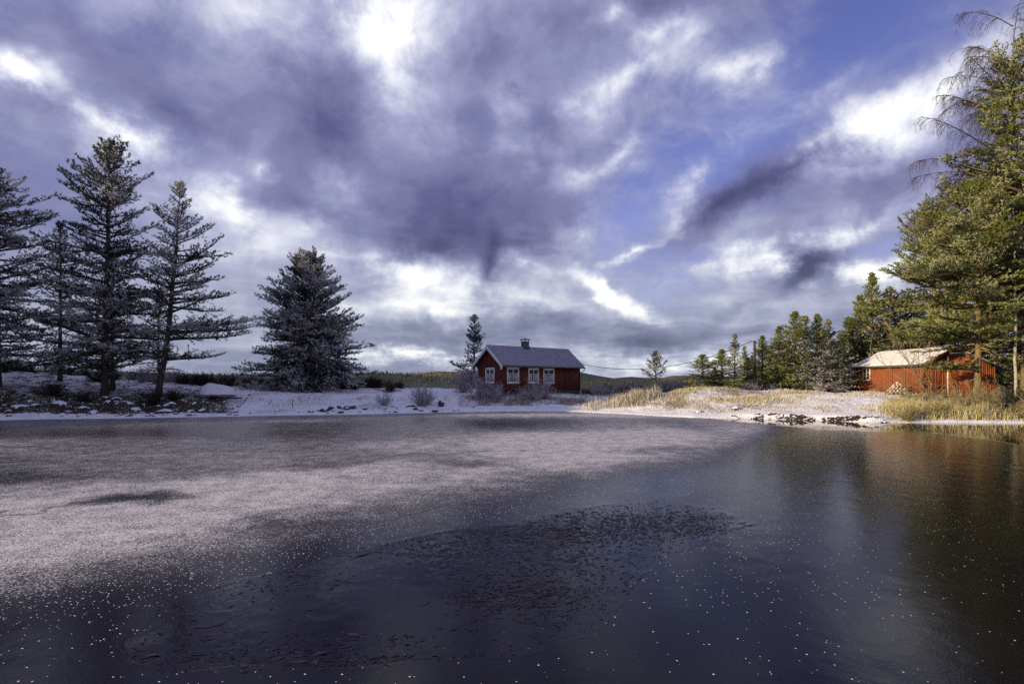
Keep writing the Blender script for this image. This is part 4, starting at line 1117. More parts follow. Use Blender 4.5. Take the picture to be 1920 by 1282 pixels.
def window(root, face, c0, c1, z0, z1, wall, cols=2, split=0.66, trim='white_trim', casing=0.10, curt=True, rows=None):
    """window standing 3 cm proud of the wall plane, built facing -y ('x') or -x ('y')"""
    w = bpy.data.objects.new('window', None)
    def tr(b): return b
    def bx(mb, a0, a1, d0, d1, q0, q1):
        if face == 'x': mb.box(a0, a1, wall - d1, wall - d0, q0, q1)
        else: mb.box(wall - d1, wall - d0, a0, a1, q0, q1)
    fr = MB()
    bx(fr, c0, c0 + casing, 0.0, 0.065, z0, z1); bx(fr, c1 - casing, c1, 0.0, 0.065, z0, z1)
    bx(fr, c0 - 0.03, c1 + 0.03, 0.0, 0.08, z1, z1 + 0.09); bx(fr, c0 - 0.03, c1 + 0.03, 0.0, 0.09, z0 - 0.07, z0)
    bx(fr, c0 + casing, c1 - casing, 0.0, 0.06, z1 - casing * .8, z1); bx(fr, c0 + casing, c1 - casing, 0.0, 0.06, z0, z0 + casing * .7)
    f = fr.build('window', M[trim], root)
    i0, i1 = c0 + casing, c1 - casing; b0, b1 = z0 + casing * .7, z1 - casing * .8
    cw = (i1 - i0) / cols
    sash = MB(); pane = MB()
    zs = rows if rows else [b0 + (b1 - b0) * split]
    for k in range(cols):
        a0 = i0 + k * cw; a1 = a0 + cw
        bx(sash, a0 + .002, a0 + 0.045, 0.001, 0.05, b0, b1); bx(sash, a1 - 0.045, a1 - .002, 0.001, 0.05, b0, b1)
        bx(sash, a0 + .045, a1 - .045, 0.001, 0.048, b0, b0 + 0.045); bx(sash, a0 + .045, a1 - .045, 0.001, 0.048, b1 - 0.045, b1)
        for zz_ in zs: bx(sash, a0 + .045, a1 - .045, 0.001, 0.046, zz_ - 0.018, zz_ + 0.018)
        lv = [b0 + .045] + [q for zz_ in zs for q in (zz_ - .018, zz_ + .018)] + [b1 - .045]
        for q in range(0, len(lv), 2):
            g = MB(); bx(g, a0 + .045, a1 - .045, 0.022, 0.026, lv[q], lv[q + 1]); g.build('pane', M['glass'], f)
    sash.build('sash', M[trim], f)
    if curt:
        for (s0, s1) in ((i0 + .03, i0 + (i1 - i0) * .36), (i1 - (i1 - i0) * .36, i1 - .03)):
            cu = MB()
            for q in range(7):
                a = s0 + (s1 - s0) * q / 7; bx(cu, a, a + (s1 - s0) / 8.5, 0.027 + 0.003 * (q % 2), 0.031 + 0.003 * (q % 2), b0 + .05, lv[-2] - .02)
            cu.build('curtain', M['curtain'], f)
    return f

def tiled_roof(root, x0, x1, y_e, z_e, y_r, z_r, mat, name='roof_tiles', cols=46, rows=13):
    """one slope of overlapping pan tiles as real relief"""
    b = MB(); dy = (y_r - y_e) / rows; dz = (z_r - z_e) / rows
    sl = math.hypot(dy, dz); ny, nz = -dz / sl * (1 if dy > 0 else -1), abs(dy) / sl
    k = 6; us = np.arange(cols * k + 1) / k
    wave = 0.040 * np.maximum(np.sin(us * 2 * np.pi), -0.35)
    xs = x0 + (x1 - x0) * us / cols
    for r in range(rows):
        ya, za = y_e + dy * r, z_e + dz * r; yb, zb = y_e + dy * (r + 1.06), z_e + dz * (r + 1.06)
        h0 = 0.085 + wave; h1 = 0.016 + wave
        A = np.stack([xs, ya + ny * h0, za + nz * h0], 1); Bv = np.stack([xs, yb + ny * h1, zb + nz * h1], 1)
        A0 = np.stack([xs, ya + ny * (h0 - .06), za + nz * (h0 - .06)], 1)
        n = len(xs); i = np.arange(n - 1)
        b.add(np.concatenate([A, Bv, A0]), Q=np.concatenate([np.stack([i, i + 1, i + n + 1, i + n], 1), np.stack([i + 2 * n, i + 2 * n + 1, i + 1, i], 1)]))
    o = b.build(name, mat, root); o['kind'] = 'stuff'
    return o

A_C = R(42); LOC = (-0.873, 49.0, 1.42)
cabin = thing('cabin', 'small red wooden cabin with snow dusted tile roof and white windows', 'cabin', LOC, A_C)
RL, RW = 10.8, 4.2           # roof plan
ZE, ZR = 3.79 - LOC[2], 5.54 - LOC[2]
OH, OG = 0.36, 0.42          # eave and gable overhangs
wx0, wx1, wy0, wy1 = OG, RL - 0.3, OH, RW - OH
slope = (ZR - ZE) / (RW / 2)
def roof_under(y): return ZE + slope * (y if y < RW / 2 else RW - y) - 0.14
core = MB()
zw = roof_under(wy0); zp = roof_under(RW / 2)
core.add([(wx0, wy0, -0.4), (wx0, wy1, -0.4), (wx0, wy1, zw), (wx0, RW / 2, zp), (wx0, wy0, zw),
          (wx1, wy0, -0.4), (wx1, wy1, -0.4), (wx1, wy1, zw), (wx1, RW / 2, zp), (wx1, wy0, zw)],
         T=[(2, 4, 3), (7, 8, 9)], Q=[(0, 1, 2, 4)[::-1], (5, 6, 7, 9), (0, 5, 9, 4), (1, 2, 7, 6), (4, 9, 8, 3), (3, 8, 7, 2)])
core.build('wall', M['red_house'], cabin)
wins = []
for (p0, p1) in ((950, 972.5), (990, 1009.5), (1018, 1038.5)):
    wins.append((solve_x(LOC, A_C, wy0, p0, 0, 12), solve_x(LOC, A_C, wy0, p1, 0, 12)))
def zrow(row, lx, ly):
    x, y = at_local(LOC, A_C, lx, ly); return zt(row, y) - LOC[2]
wz = []
for (a, b), (r0_, r1_) in zip(wins, ((690, 717.5), (691.5, 717.5), (692, 718))):
    wz.append((zrow(r1_, (a + b) / 2, wy0), zrow(r0_, (a + b) / 2, wy0)))
gy1 = solve_y(LOC, A_C, wx0, 911, 0, 6); gy0 = solve_y(LOC, A_C, wx0, 928, 0, 6)
gz = (zrow(717, wx0, (gy0 + gy1) / 2), zrow(691, wx0, (gy0 + gy1) / 2))
bd = MB()
boards(bd, 'x', wx0, wx1, 0.1, lambda u: zw - 0.01, 0.14, 0.03, wy0 - .001, skip=[(a + .05, b - .05, z0 + .03, z1 - .02) for (a, b), (z0, z1) in zip(wins, wz)])
boards(bd, 'y', wy0, wy1, 0.1, lambda u: roof_under(u) - .01, 0.14, 0.03, wx0 - .001, skip=[(gy0 + .05, gy1 - .05, gz[0] + .03, gz[1] - .02)])
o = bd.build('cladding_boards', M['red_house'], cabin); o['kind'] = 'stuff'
for (a, b), (z0, z1) in zip(wins, wz): window(cabin, 'x', a, b, z0, z1, wy0 - 0.012, casing=0.09)
window(cabin, 'y', gy0, gy1, gz[0], gz[1], wx0 - 0.012, casing=0.09)
# foundation
b = MB(); b.box(wx0 + .06, wx1 - .06, wy0 + .06, wy1 - .06, -0.6, -0.41); b.box(wx0 - .02, wx1 + .02, wy0 - .025, wy1 + .025, -0.4, 0.06)
b.build('foundation', M['rock'], cabin)
# corner boards and a dark joint with a conductor pipe on the long wall
for bb in ((wx0 - .05, wx0 + .1, wy0 - .052, wy0 - .034), (wx0 - .052, wx0 - .036, wy0 - .03, wy0 + .1), (wx1 - .1, wx1 + .03, wy0 - .052, wy0 - .034)):
    b = MB(); b.box(*bb, 0.07, zw); b.build('corner_board', M['red_house'], cabin)
jx = solve_x(LOC, A_C, wy0, 1058, 0, 12); jx2 = solve_x(LOC, A_C, wy0, 982, 0, 12)
b = MB(); b.tube([(jx, wy0 - .07, 0.1), (jx, wy0 - .07, zw)], 0.035, 6); b.build('conductor_pipe', M['metal_dark'], cabin)
b = MB(); b.box(jx2 - .06, jx2 + .06, wy0 - .05, wy0 - .034, .1, zw - .02); b.build('joint_board', M['red_house'], cabin)
# roof deck and tiles
b = MB()
for (ya, yb) in ((0.0, RW / 2), (RW, RW / 2)):
    b.hexa([(0.03, ya, ZE - .12), (RL - .03, ya, ZE - .12), (RL - .03, yb, ZR - .12), (0.03, yb, ZR - .12),
            (0.03, ya, ZE - .03), (RL - .03, ya, ZE - .03), (RL - .03, yb, ZR - .03), (0.03, yb, ZR - .03)])
roof = b.build('roof', M['wood_grey'], cabin)
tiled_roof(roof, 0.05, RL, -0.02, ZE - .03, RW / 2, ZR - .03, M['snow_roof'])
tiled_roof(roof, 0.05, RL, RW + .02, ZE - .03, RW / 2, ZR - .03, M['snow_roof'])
b = MB(); nseg = 34
for i in range(nseg):
    x = 0.02 + (RL - .02) * i / nseg; l = (RL - .02) / nseg
    b.tube([(x, RW / 2, ZR + .005), (x + l * .95, RW / 2, ZR + .02 * (0.8))], [0.10, 0.085], 6)
o = b.build('ridge_tiles', M['snow_roof'], roof); o['kind'] = 'stuff'
# barge boards, foot blocks, gutter, downpipe
for ya, sgn in ((0.0, 1), (RW, -1)):
    b = MB(); yr = RW / 2; bw = 0.30
    b.hexa([(-.03, ya, ZE - bw), (.022, ya, ZE - bw), (.022, yr, ZR - bw), (-.03, yr, ZR - bw), (-.03, ya, ZE + .02), (.022, ya, ZE + .02), (.022, yr, ZR + .045), (-.03, yr, ZR + .045)])
    y0_, y1_ = (ya - .03, ya + .17) if sgn > 0 else (ya - .17, ya + .03)
    b.box(-.045, .026, y0_, y1_, ZE - .40, ZE - .0)
    b.build('barge_board', M['white_trim'], cabin)
b = MB(); b.box(.03, RL, -.035, -.004, ZE - .17, ZE - .035); b.build('eave_board', M['white_trim'], cabin)
b = MB(); b.tube([(.03, -.08, ZE - .10), (RL + .04, -.08, ZE - .13)], .055, 8); g = b.build('gutter', M['metal_dark'], cabin)
b = MB(); b.tube([(RL - .02, -.08, ZE - .14), (RL - .05, -.08, ZE - .35), (wx1 - .05, wy0 - .1, ZE - .62), (wx1 - .05, wy0 - .1, .1)], .04, 6); b.build('downpipe', M['metal_dark'], cabin)
# chimney
cx_ = solve_x(LOC, A_C, RW / 2, 984.5, 0, 12)
ctop = zrow(637, cx_, RW / 2)
ch = MB(); ch.box(cx_ - .26, cx_ + .26, RW / 2 - .28, RW / 2 + .28, ZR - .4, ctop - .16)
ch_o = ch.build('chimney', M['chimney'], roof)
b = MB(); b.box(cx_ - .32, cx_ + .32, RW / 2 - .34, RW / 2 + .34, ZR - .1, ZR + .1); b.build('chimney_base', M['chimney'], roof)
b = MB()
for sx_ in (-1, 1):
    for sy_ in (-1, 1): b.box(cx_ + sx_ * .24 - .03, cx_ + sx_ * .24 + .03, RW / 2 + sy_ * .25 - .03, RW / 2 + sy_ * .25 + .03, ctop - .16, ctop)
b.box(cx_ - .36, cx_ + .36, RW / 2 - .38, RW / 2 + .38, ctop, ctop + .06)
b.tube([(cx_, RW / 2, ctop + .06), (cx_, RW / 2, ctop + .26)], [.035, .02], 6)
b.build('chimney_cap', M['metal_dark'], roof)

# ================================================================ barn
A_B = R(90 - 2.0)             # long wall runs almost straight away from the viewer
BL = (30.32, 42.0, 1.36)
# local x along the long wall (away), local y to the LEFT of it, so the long wall faces +y; the gable end faces -x
barn = thing('barn', 'long red barn with snow covered roof and closed plank doors', 'barn', BL, A_B)
L2, W2 = 8.5, 4.3
ze, zr = 3.80 - BL[2], 4.92 - BL[2]
sl2 = (zr - ze) / (W2 / 2)
def runder(y): yy = -y; return ze + sl2 * (yy if yy < W2 / 2 else W2 - yy) - .08
def bc(mb, x0, x1, y0, y1, z0, z1): mb.box(x0, x1, min(y0, y1), max(y0, y1), z0, z1)
c = MB(); zw2 = runder(0); zp2 = runder(-W2 / 2); zr2 = runder(-W2)
c.add([(0, 0, -.5), (0, -W2, -.5), (0, -W2, zr2), (0, -W2 / 2, zp2), (0, 0, zw2), (L2, 0, -.5), (L2, -W2, -.5), (L2, -W2, zr2), (L2, -W2 / 2, zp2), (L2, 0, zw2)],
      T=[(2, 3, 4), (7, 9, 8)], Q=[(0, 1, 2, 4), (5, 9, 7, 6), (0, 4, 9, 5), (1, 6, 7, 2), (4, 3, 8, 9), (3, 2, 7, 8)])
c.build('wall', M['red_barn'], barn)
def bpx(ly, px, lo=-1, hi=10):   # local x on the long wall (column falls with x)
    for _ in range(40):
        mid = (lo + hi) / 2; w_ = at_local(BL, A_B, mid, ly)
        if px_of(*w_) > px: lo = mid
        else: hi = mid
    return (lo + hi) / 2
def brow(row, lx, ly): x, y = at_local(BL, A_B, lx, ly); return zt(row, y) - BL[2]
# boards on the long wall (facing +y)
b = MB(); rr_ = random.Random(6); n = 66; wv0, wv1 = bpx(0, 1633), bpx(0, 1619)
wzz = (brow(711.5, wv0, 0), brow(692, wv0, 0))
for i in range(n):
    u0 = L2 * i / n + .007; u1 = L2 * (i + 1) / n - .007; t = .032 * (1 if i % 2 else .5) + rr_.uniform(0, .005)
    segs = [(-.05, zw2 - .01)]
    if (u0 + u1) / 2 > wv0 + .03 and (u0 + u1) / 2 < wv1 - .03: segs = [(-.05, wzz[0] + .02), (wzz[1] - .02, zw2 - .01)]
    for (q0, q1) in segs: b.box(u0, u1, .001, t, q0, q1)
n = 34
for i in range(n):           # gable boards facing -x
    u0 = -W2 * i / n - .007; u1 = -W2 * (i + 1) / n + .007; t = .032 * (1 if i % 2 else .5)
    b.hexa([(-.001, u0, -.05), (-.001, u1, -.05), (-t, u1, -.05), (-t, u0, -.05), (-.001, u0, runder(u0) - .01), (-.001, u1, runder(u1) - .01), (-t, u1, runder(u1) - .01), (-t, u0, runder(u0) - .01)])
o = b.build('cladding_boards', M['red_barn'], barn); o['kind'] = 'stuff'
for bb in ((-.05, .11, .036, .052), (L2 - .1, L2 + .03, .036, .052), (-.055, -.038, -.12, .03)):
    b = MB(); b.box(*bb, -.05, zw2); b.build('corner_board', M['red_barn'], barn)
# window: cream frame with six panes
w_ = MB(); a0, a1 = wv0, wv1; q0, q1 = wzz; cs = .1
w_.box(a0, a0 + cs, .03, .09, q0, q1); w_.box(a1 - cs, a1, .03, .09, q0, q1); w_.box(a0 - .03, a1 + .03, .03, .10, q1, q1 + .07); w_.box(a0 - .03, a1 + .03, .03, .10, q0 - .07, q0)
mid = (a0 + a1) / 2; w_.box(mid - .03, mid + .03, .03, .08, q0, q1)
for k in (1, 2): 
    zq = q0 + (q1 - q0) * k / 3; w_.box(a0 + cs, mid - .03, .03, .075, zq - .02, zq + .02); w_.box(mid + .03, a1 - cs, .03, .075, zq - .02, zq + .02)
wo_ = w_.build('window', M['cream_trim'], barn)
for (s0, s1) in ((a0 + cs, mid - .03), (mid + .03, a1 - cs)):
    for k in range(3):
        g = MB(); g.box(s0, s1, .045, .05, q0 + (q1 - q0) * k / 3 + .021, q0 + (q1 - q0) * (k + 1) / 3 - .021); g.build('pane', M['glass'], wo_)
# two plank doors
for (p0, p1) in ((1673, 1655), (1698, 1681)):
    d0, d1 = bpx(0, p0), bpx(0, p1); dt = brow(691, (d0 + d1) / 2, 0)
    b = MB(); m_ = 6
    for i in range(m_): b.box(d0 + (d1 - d0) * i / m_ + .006, d0 + (d1 - d0) * (i + 1) / m_ - .006, .036, .062, .05, dt)
    do_ = b.build('door', M['red_barn'], barn)
    b = MB(); b.box(d0 - .07, d0 - .008, .036, .072, .02, dt + .06); b.box(d1 + .008, d1 + .07, .036, .072, .02, dt + .06); b.box(d0 - .07, d1 + .07, .036, .070, dt + .062, dt + .12)
    b.build('door_frame', M['red_barn'], do_)
    b = MB(); b.box(d0 + .05, d0 + .12, .064, .09, 1.0, 1.12); b.build('handle', M['metal_dark'], do_)
# roof: snow slab over boards
OV = .35
def slab(mb, y0, z0, y1, z1, x0, x1, lo, hi):
    mb.hexa([(x0, y0, z0 + lo), (x1, y0, z0 + lo), (x1, y1, z1 + lo), (x0, y1, z1 + lo), (x0, y0, z0 + hi), (x1, y0, z0 + hi), (x1, y1, z1 + hi), (x0, y1, z1 + hi)])
zo = ze - sl2 * OV
b = MB(); slab(b, OV, zo, -W2 / 2, zr, -.35, L2 + .55, -.05, .03); slab(b, -W2 - OV, zo, -W2 / 2, zr, -.35, L2 + .55, -.05, .03)
rf = b.build('roof', M['wood_grey'], barn)
def snow_sheet(y0, z0, y1, z1, x0, x1, th, nx=90, ny=24, seed=3, parent=None):
    U, Vv = np.meshgrid(np.linspace(0, 1, nx), np.linspace(0, 1, ny))
    Xs = x0 + (x1 - x0) * U; Y_ = y0 + (y1 - y0) * Vv; Zs = z0 + (z1 - z0) * Vv
    e = np.minimum(np.minimum(U, 1 - U) * 20, np.minimum(Vv * 14, 1.0 + 0 * Vv)); e = np.clip(e, 0, 1) ** .5
    Zt = Zs + .034 + th * e * (1 + .35 * fbm(Xs * 1.2, Y_ * 1.2, 4, seed))
    n_ = nx; i = np.arange(ny - 1)[:, None] * n_ + np.arange(n_ - 1)[None]
    Qs = np.stack([i, i + 1, i + n_ + 1, i + n_], -1).reshape(-1, 4)
    return link('snow_cover', mesh_np('snow_cover', np.stack([Xs, Y_, Zt], -1), Q=Qs, mats=[M['snow_barn']], smooth=True), parent)
snow_sheet(OV - .01, zo, -W2 / 2, zr, -.34, L2 + .54, .06, parent=rf)
snow_sheet(-W2 - OV + .01, zo, -W2 / 2, zr, -.34, L2 + .54, .06, seed=8, parent=rf)
b = MB()
for (y0, y1) in ((OV, -W2 / 2), (-W2 - OV, -W2 / 2)):
    slab(b, y0, zo, y1, zr, -.39, -.352, -.16, .035)
b.build('barge_board', M['red_barn'], barn)
b = MB(); b.box(-.34, L2 + .5, OV + .004, OV + .03, zo - .13, zo + .02); b.build('eave_board', M['wood_grey'], barn)
# annex projecting from the gable, lit on its left flank
ay0 = -(at(1777, 42.0) - BL[0]) + .02; ax = -1.95; ay1 = ay0 - 1.85
def az_(y): return 2.95 + (y - ay0) * .50
b = MB()
b.hexa([(ax, ay0, -.4), (-.04, ay0, -.4), (-.04, ay1, -.4), (ax, ay1, -.4), (ax, ay0, az_(ay0)), (-.04, ay0, az_(ay0)), (-.04, ay1, az_(ay1)), (ax, ay1, az_(ay1))])
an = b.build('annex', M['red_barn'], barn)
b = MB(); n = 15
for i in range(n): b.box(ax + 1.9 * i / n + .006, ax + 1.9 * (i + 1) / n - .006, ay0 + .001, ay0 + (.032 if i % 2 else .018), -.05, az_(ay0) - .01)
for i in range(14):
    u0 = ay0 + (ay1 - ay0) * i / 14 - .006; u1 = ay0 + (ay1 - ay0) * (i + 1) / 14 + .006; t = .032 if i % 2 else .018
    b.hexa([(ax - .001, u0, -.05), (ax - .001, u1, -.05), (ax - t, u1, -.05), (ax - t, u0, -.05), (ax - .001, u0, az_(u0) - .01), (ax - .001, u1, az_(u1) - .01), (ax - t, u1, az_(u1) - .01), (ax - t, u0, az_(u0) - .01)])
o = b.build('cladding_boards', M['red_barn'], an); o['kind'] = 'stuff'
b = MB(); b.box(-.13, -.045, ay0 + .034, ay0 + .12, -.1, az_(ay0)); b.build('post', M['cream_trim'], an)
b = MB(); b.box(ax + .45, ax + 1.1, ay0 + .034, ay0 + .05, .05, 1.9); b.build('door', M['red_barn'], an)
b = MB(); b.hexa([(ax - .3, ay0 + .28, az_(ay0) + .02), (-.42, ay0 + .28, az_(ay0) + .02), (-.42, ay1 - .25, az_(ay1) - .10), (ax - .3, ay1 - .25, az_(ay1) - .10),
                  (ax - .3, ay0 + .28, az_(ay0) + .10), (-.42, ay0 + .28, az_(ay0) + .10), (-.42, ay1 - .25, az_(ay1) - .02), (ax - .3, ay1 - .25, az_(ay1) - .02)])
ar = b.build('roof', M['wood_grey'], an)
b = MB(); b.hexa([(ax - .28, ay0 + .26, az_(ay0) + .104), (-.44, ay0 + .26, az_(ay0) + .104), (-.44, ay1 - .23, az_(ay1) - .016), (ax - .28, ay1 - .23, az_(ay1) - .016),
                  (ax - .25, ay0 + .23, az_(ay0) + .16), (-.47, ay0 + .23, az_(ay0) + .16), (-.47, ay1 - .2, az_(ay1) + .04), (ax - .25, ay1 - .2, az_(ay1) + .04)])
b.build('snow_cover', M['snow_barn'], an)

# ================================================================ small things
def gz_(x, y): return float(ground_z(x, y))
# firewood heap with snow, logs lying across one another
hx, hy = at(1683, 42.6), 42.6
heap = thing('firewood_heap', 'conical heap of split logs under snow beside the barn wall', 'firewood', (hx, hy, gz_(hx, hy)))
heap.scale = (.82, .82, .9)
rl = random.Random(12)
logm = []
for k in range(3):
    b = MB(); b.tube([(-.22, 0, 0), (0, 0, .01), (.22, 0, 0)], [.075, .08, .07], 7); logm.append(b.mesh('log', M['log'], True))
snc = MB(); cnt = 0
for lay in range(6):
    n_ = [18, 15, 12, 9, 6, 3][lay]; rad_ = [1.0, .85, .68, .5, .32, .1][lay]
    for i in range(n_):
        a = i * 2 * math.pi / n_ + lay * .5; r_ = rad_ * rl.uniform(.75, 1.08)
        o = link('log', logm[rl.randrange(3)], heap, (r_ * math.cos(a), .75 * r_ * math.sin(a), .06 + lay * .16 + rl.uniform(-.03, .03)))
        o.rotation_euler = (rl.uniform(-.3, .3), rl.uniform(-.35, .35), rl.uniform(0, 3.14)); o.scale = (rl.uniform(.7, 1.15),) * 3
        if rl.random() < .8:
            x, y, z = o.location; s = rl.uniform(.10, .2)
            snc.tube([(x - s, y - .05, z + .07), (x, y, z + .10), (x + s, y + .04, z + .07)], [.02, .07, .02], 6)
o = snc.build('snow_cover', M['snow_barn'], heap, smooth=True)

# upturned boat under a snowed tarpaulin
bxp, byp = at(407, 43.2), 43.2
boat = thing('rowing_boat', 'upturned boat under a snow covered tarpaulin on the left bank', 'boat', (bxp, byp, gz_(bxp, byp)), R(6))
def hull_surface(L, Wd, Hh, z0, infl=1.0, n=30, m=14, ridge=0.25):
    u = np.linspace(-1, 1, n); v = np.linspace(0, math.pi, m)
    U, Vv = np.meshgrid(u, v)
    wprof = (1 - np.abs(U) ** 2.6) ** .6 * infl
    peak = 1.0 - .28 * np.clip((U + .35), 0, 1.4) ** 1.2 - .75 * np.clip(-U - .45, 0, 1) ** 1.1
    edge = np.clip((1 - np.abs(U)) * 7, 0, 1) ** .6
    Xs = U * L / 2; Ysf = np.cos(Vv) * Wd / 2 * wprof; Zs = z0 + Hh * ((1 - ridge) * np.sin(Vv) ** .8 + ridge * (1 - np.abs(np.cos(Vv)))) * peak * edge
    i = np.arange(m - 1)[:, None] * n + np.arange(n - 1)[None]
    return np.stack([Xs, Ysf, Zs], -1).reshape(-1, 3), np.stack([i, i + 1, i + n + 1, i + n], -1).reshape(-1, 4)
Vh, Qh = hull_surface(2.75, 1.35, .30, .10)
link('hull', mesh_np('hull', Vh, Q=Qh, mats=[M['hull']], smooth=True), boat)
Vh, Qh = hull_surface(2.55, 1.3, .90, .24, ridge=.6, m=21)
Vh[:, 2] += .035 * fbm(Vh[:, 0] * 2.5, Vh[:, 1] * 2.5, 3, 3); 
link('tarpaulin', mesh_np('tarpaulin', Vh, Q=Qh, mats=[M['snow']], smooth=True), boat)
b = MB(); th = np.linspace(0, 2 * math.pi, 40); b.tube([(1.42 * math.cos(t), .70 * math.sin(t) * (1 - .25 * abs(math.cos(t))), .16) for t in th], .04, 5, cap=False); b.build('gunwale', M['wood_grey'], boat)
for sx_ in (-.8, .85):
    b = MB(); b.box(sx_ - .09, sx_ + .09, -.75, .75, -.15, .10); b.build('support_beam', M['wood_grey'], boat)
b = MB(); b.box(1.0, 2.1, -.9, -.7, -.05, .06); b.build('plank', M['wood_grey'], boat)

# power pole and its lines
pxp, pyp = at(1415, 51), 51
ptop = zt(638, 51)
pole = thing('power_pole', 'dark wooden power pole standing among the pines', 'utility pole', (pxp, pyp, gz_(pxp, pyp)))
hpole = ptop - gz_(pxp, pyp)
b = MB(); b.tube([(0, 0, -.4), (0, 0, hpole * .5), (0, 0, hpole)], [.13, .11, .095], 10); b.build('post', M['pole_wood'], pole)
b = MB(); b.tube([(-.05, 0, hpole - .18), (-.26, 0, hpole - .14), (-.26, 0, hpole - .04)], .03, 6); b.tube([(.05, 0, hpole - .22), (.26, 0, hpole - .18), (.26, 0, hpole - .08)], .03, 6); b.build('insulator', M['metal_dark'], pole)
ea = at_local(LOC, A_C, RL, RW / 2 * .25)
def cable(p0, p1, sag, label, r=.022):
    b = MB(); t = np.linspace(0, 1, 40)[:, None]; P = np.array(p0) * (1 - t) + np.array(p1) * t; P[:, 2] -= (4 * sag * t * (1 - t))[:, 0]
    b.tube(P, r, 5); tag(b.build('power_cable', M['metal_dark']), label, 'cable')
cable((ea[0], ea[1], zt(682, ea[1])), (pxp - .26, pyp, ptop - .06), 1.35, 'sagging cable from the cabin gable to the power pole', .026)
q_ = at(1660, 46); cable((pxp + .26, pyp, ptop - .1), (q_, 46, zt(624, 46)), .25, 'cable running right from the power pole into the wood')
cable((pxp + .1, pyp, ptop - .2), (at(1470, 62), 62, zt(672, 62)), .1, 'short cable dropping away behind the power pole')

# rail fence left of the barn
for (p, Yf, lab, rr0, rr1) in ((1464, 46.5, 'left wooden rail fence piece with a slanting rail by the wood', (-1.5, -.25), (0, .45)),
                          (1512, 46.0, 'right wooden rail fence piece with rails sloping to both sides', (-.95, -.05), (2.2, .12))):
    x, y = at(p, Yf), Yf; f = thing('rail_fence', lab, 'fence', (x, y, gz_(x, y)), group='rail fence pieces left of the barn')
    b = MB(); b.tube([(0, 0, -.3), (.02, 0, .72)], [.08, .07], 7); b.build('post', M['wood_grey'], f)
    b = MB(); b.tube([(rr0[0], .05, rr0[1]), (.02, .09, .55)], .045, 6); b.build('rail', M['wood_grey'], f)
    if rr1[0]:
        b = MB(); b.tube([(.02, -.09, .6), (rr1[0], -.02, rr1[1])], .045, 6); b.build('rail', M['wood_grey'], f)

# rocks with snow caps
def rock_mesh(seed, flat=.5):
    bmv, T = icosphere(2); rng = np.random.default_rng(seed); n_ = unit(bmv)
    d = 1 + .35 * fbm(n_[:, 0] * 1.5 + seed, n_[:, 1] * 1.5 + n_[:, 2] * 1.1, 3, seed) + rng.normal(0, .03, len(n_))
    v = n_ * d[:, None] * np.array([1, .8, flat])
    cap_ = (unit(v)[:, 2])
    return v, T, cap_
def icosphere(sub):
    import bmesh
    bm = bmesh.new(); bmesh.ops.create_icosphere(bm, subdivisions=sub, radius=1)
    V_ = np.array([v.co[:] for v in bm.verts]); T_ = np.array([[v.index for v in f.verts] for f in bm.faces]); bm.free(); return V_, T_
ROCKS = []
for sd in range(5):
    v, T, cp = rock_mesh(sd + 3, .45 + .08 * sd)
    fn = v[T].mean(1); mt = np.where(unit(np.cross(v[T[:, 1]] - v[T[:, 0]], v[T[:, 2]] - v[T[:, 0]]))[:, 2] > .55, 1, 0)
    ROCKS.append(mesh_np('rock', v, T, mats=[M['rock'], M['snow']], mt=mt, smooth=True))
def rock(px, Y, s, k, label, rot=0, dz=0):
    x = at(px, Y); o = link('rock', ROCKS[k % 5], loc=(x, Y, gz_(x, Y) + dz - .06), rotz=rot); o.scale = (s * (1.0 + .4 * math.sin(px)), s, s)
    tag(o, label, 'rock', 'rocks along the shore')
rock(827, 45.0, .36, 4, 'round stone with a snow cap left of the dense shore bush', 0, .25)
rock(768, 44.3, .75, 0, 'long dark low rock between the two shore bushes', 1.2)
rock(742, 44.2, .45, 1, 'small dark rock under the left shore bush', 2)
rock(650, 42.0, .6, 2, 'snow covered boulder at the water line below the broad pine', .5)
rock(612, 41.2, .5, 3, 'small snowy stone left of the water line boulder', 1)
rock(175, 37.3, .5, 0, 'dark rock at the shore below the tallest pine', .4)
rock(112, 38.2, .6, 1, 'flat dark rock left of the shore rock under the tallest pine', 2)
rock(40, 37.2, .45, 2, 'dark rock at the shore below the left edge pine', 1)
rock(255, 38.6, .45, 3, 'angular dark rock at the shore left of the leaning pine', 2.5)
rock(235, 39.5, .5, 4, 'small dark rock between the tallest pine and the leaning pine', .5)
rock(358, 38.8, .35, 0, 'small dark rock on the snow below the boat', 1.5)
rock(362, 38.1, .3, 2, 'small dark rock nearest the ice below the boat', 1.5)
rock(310, 38.3, .5, 1, 'dark rock on the shore below the leaning pine', 3.1)
rock(1310, 39.2, .38, 1, 'dark stone breaking the snow of the right shore below the mounds', .7)
rock(1380, 39.0, .5, 2, 'dark stone at the left end of the eroded bank', 1.9)
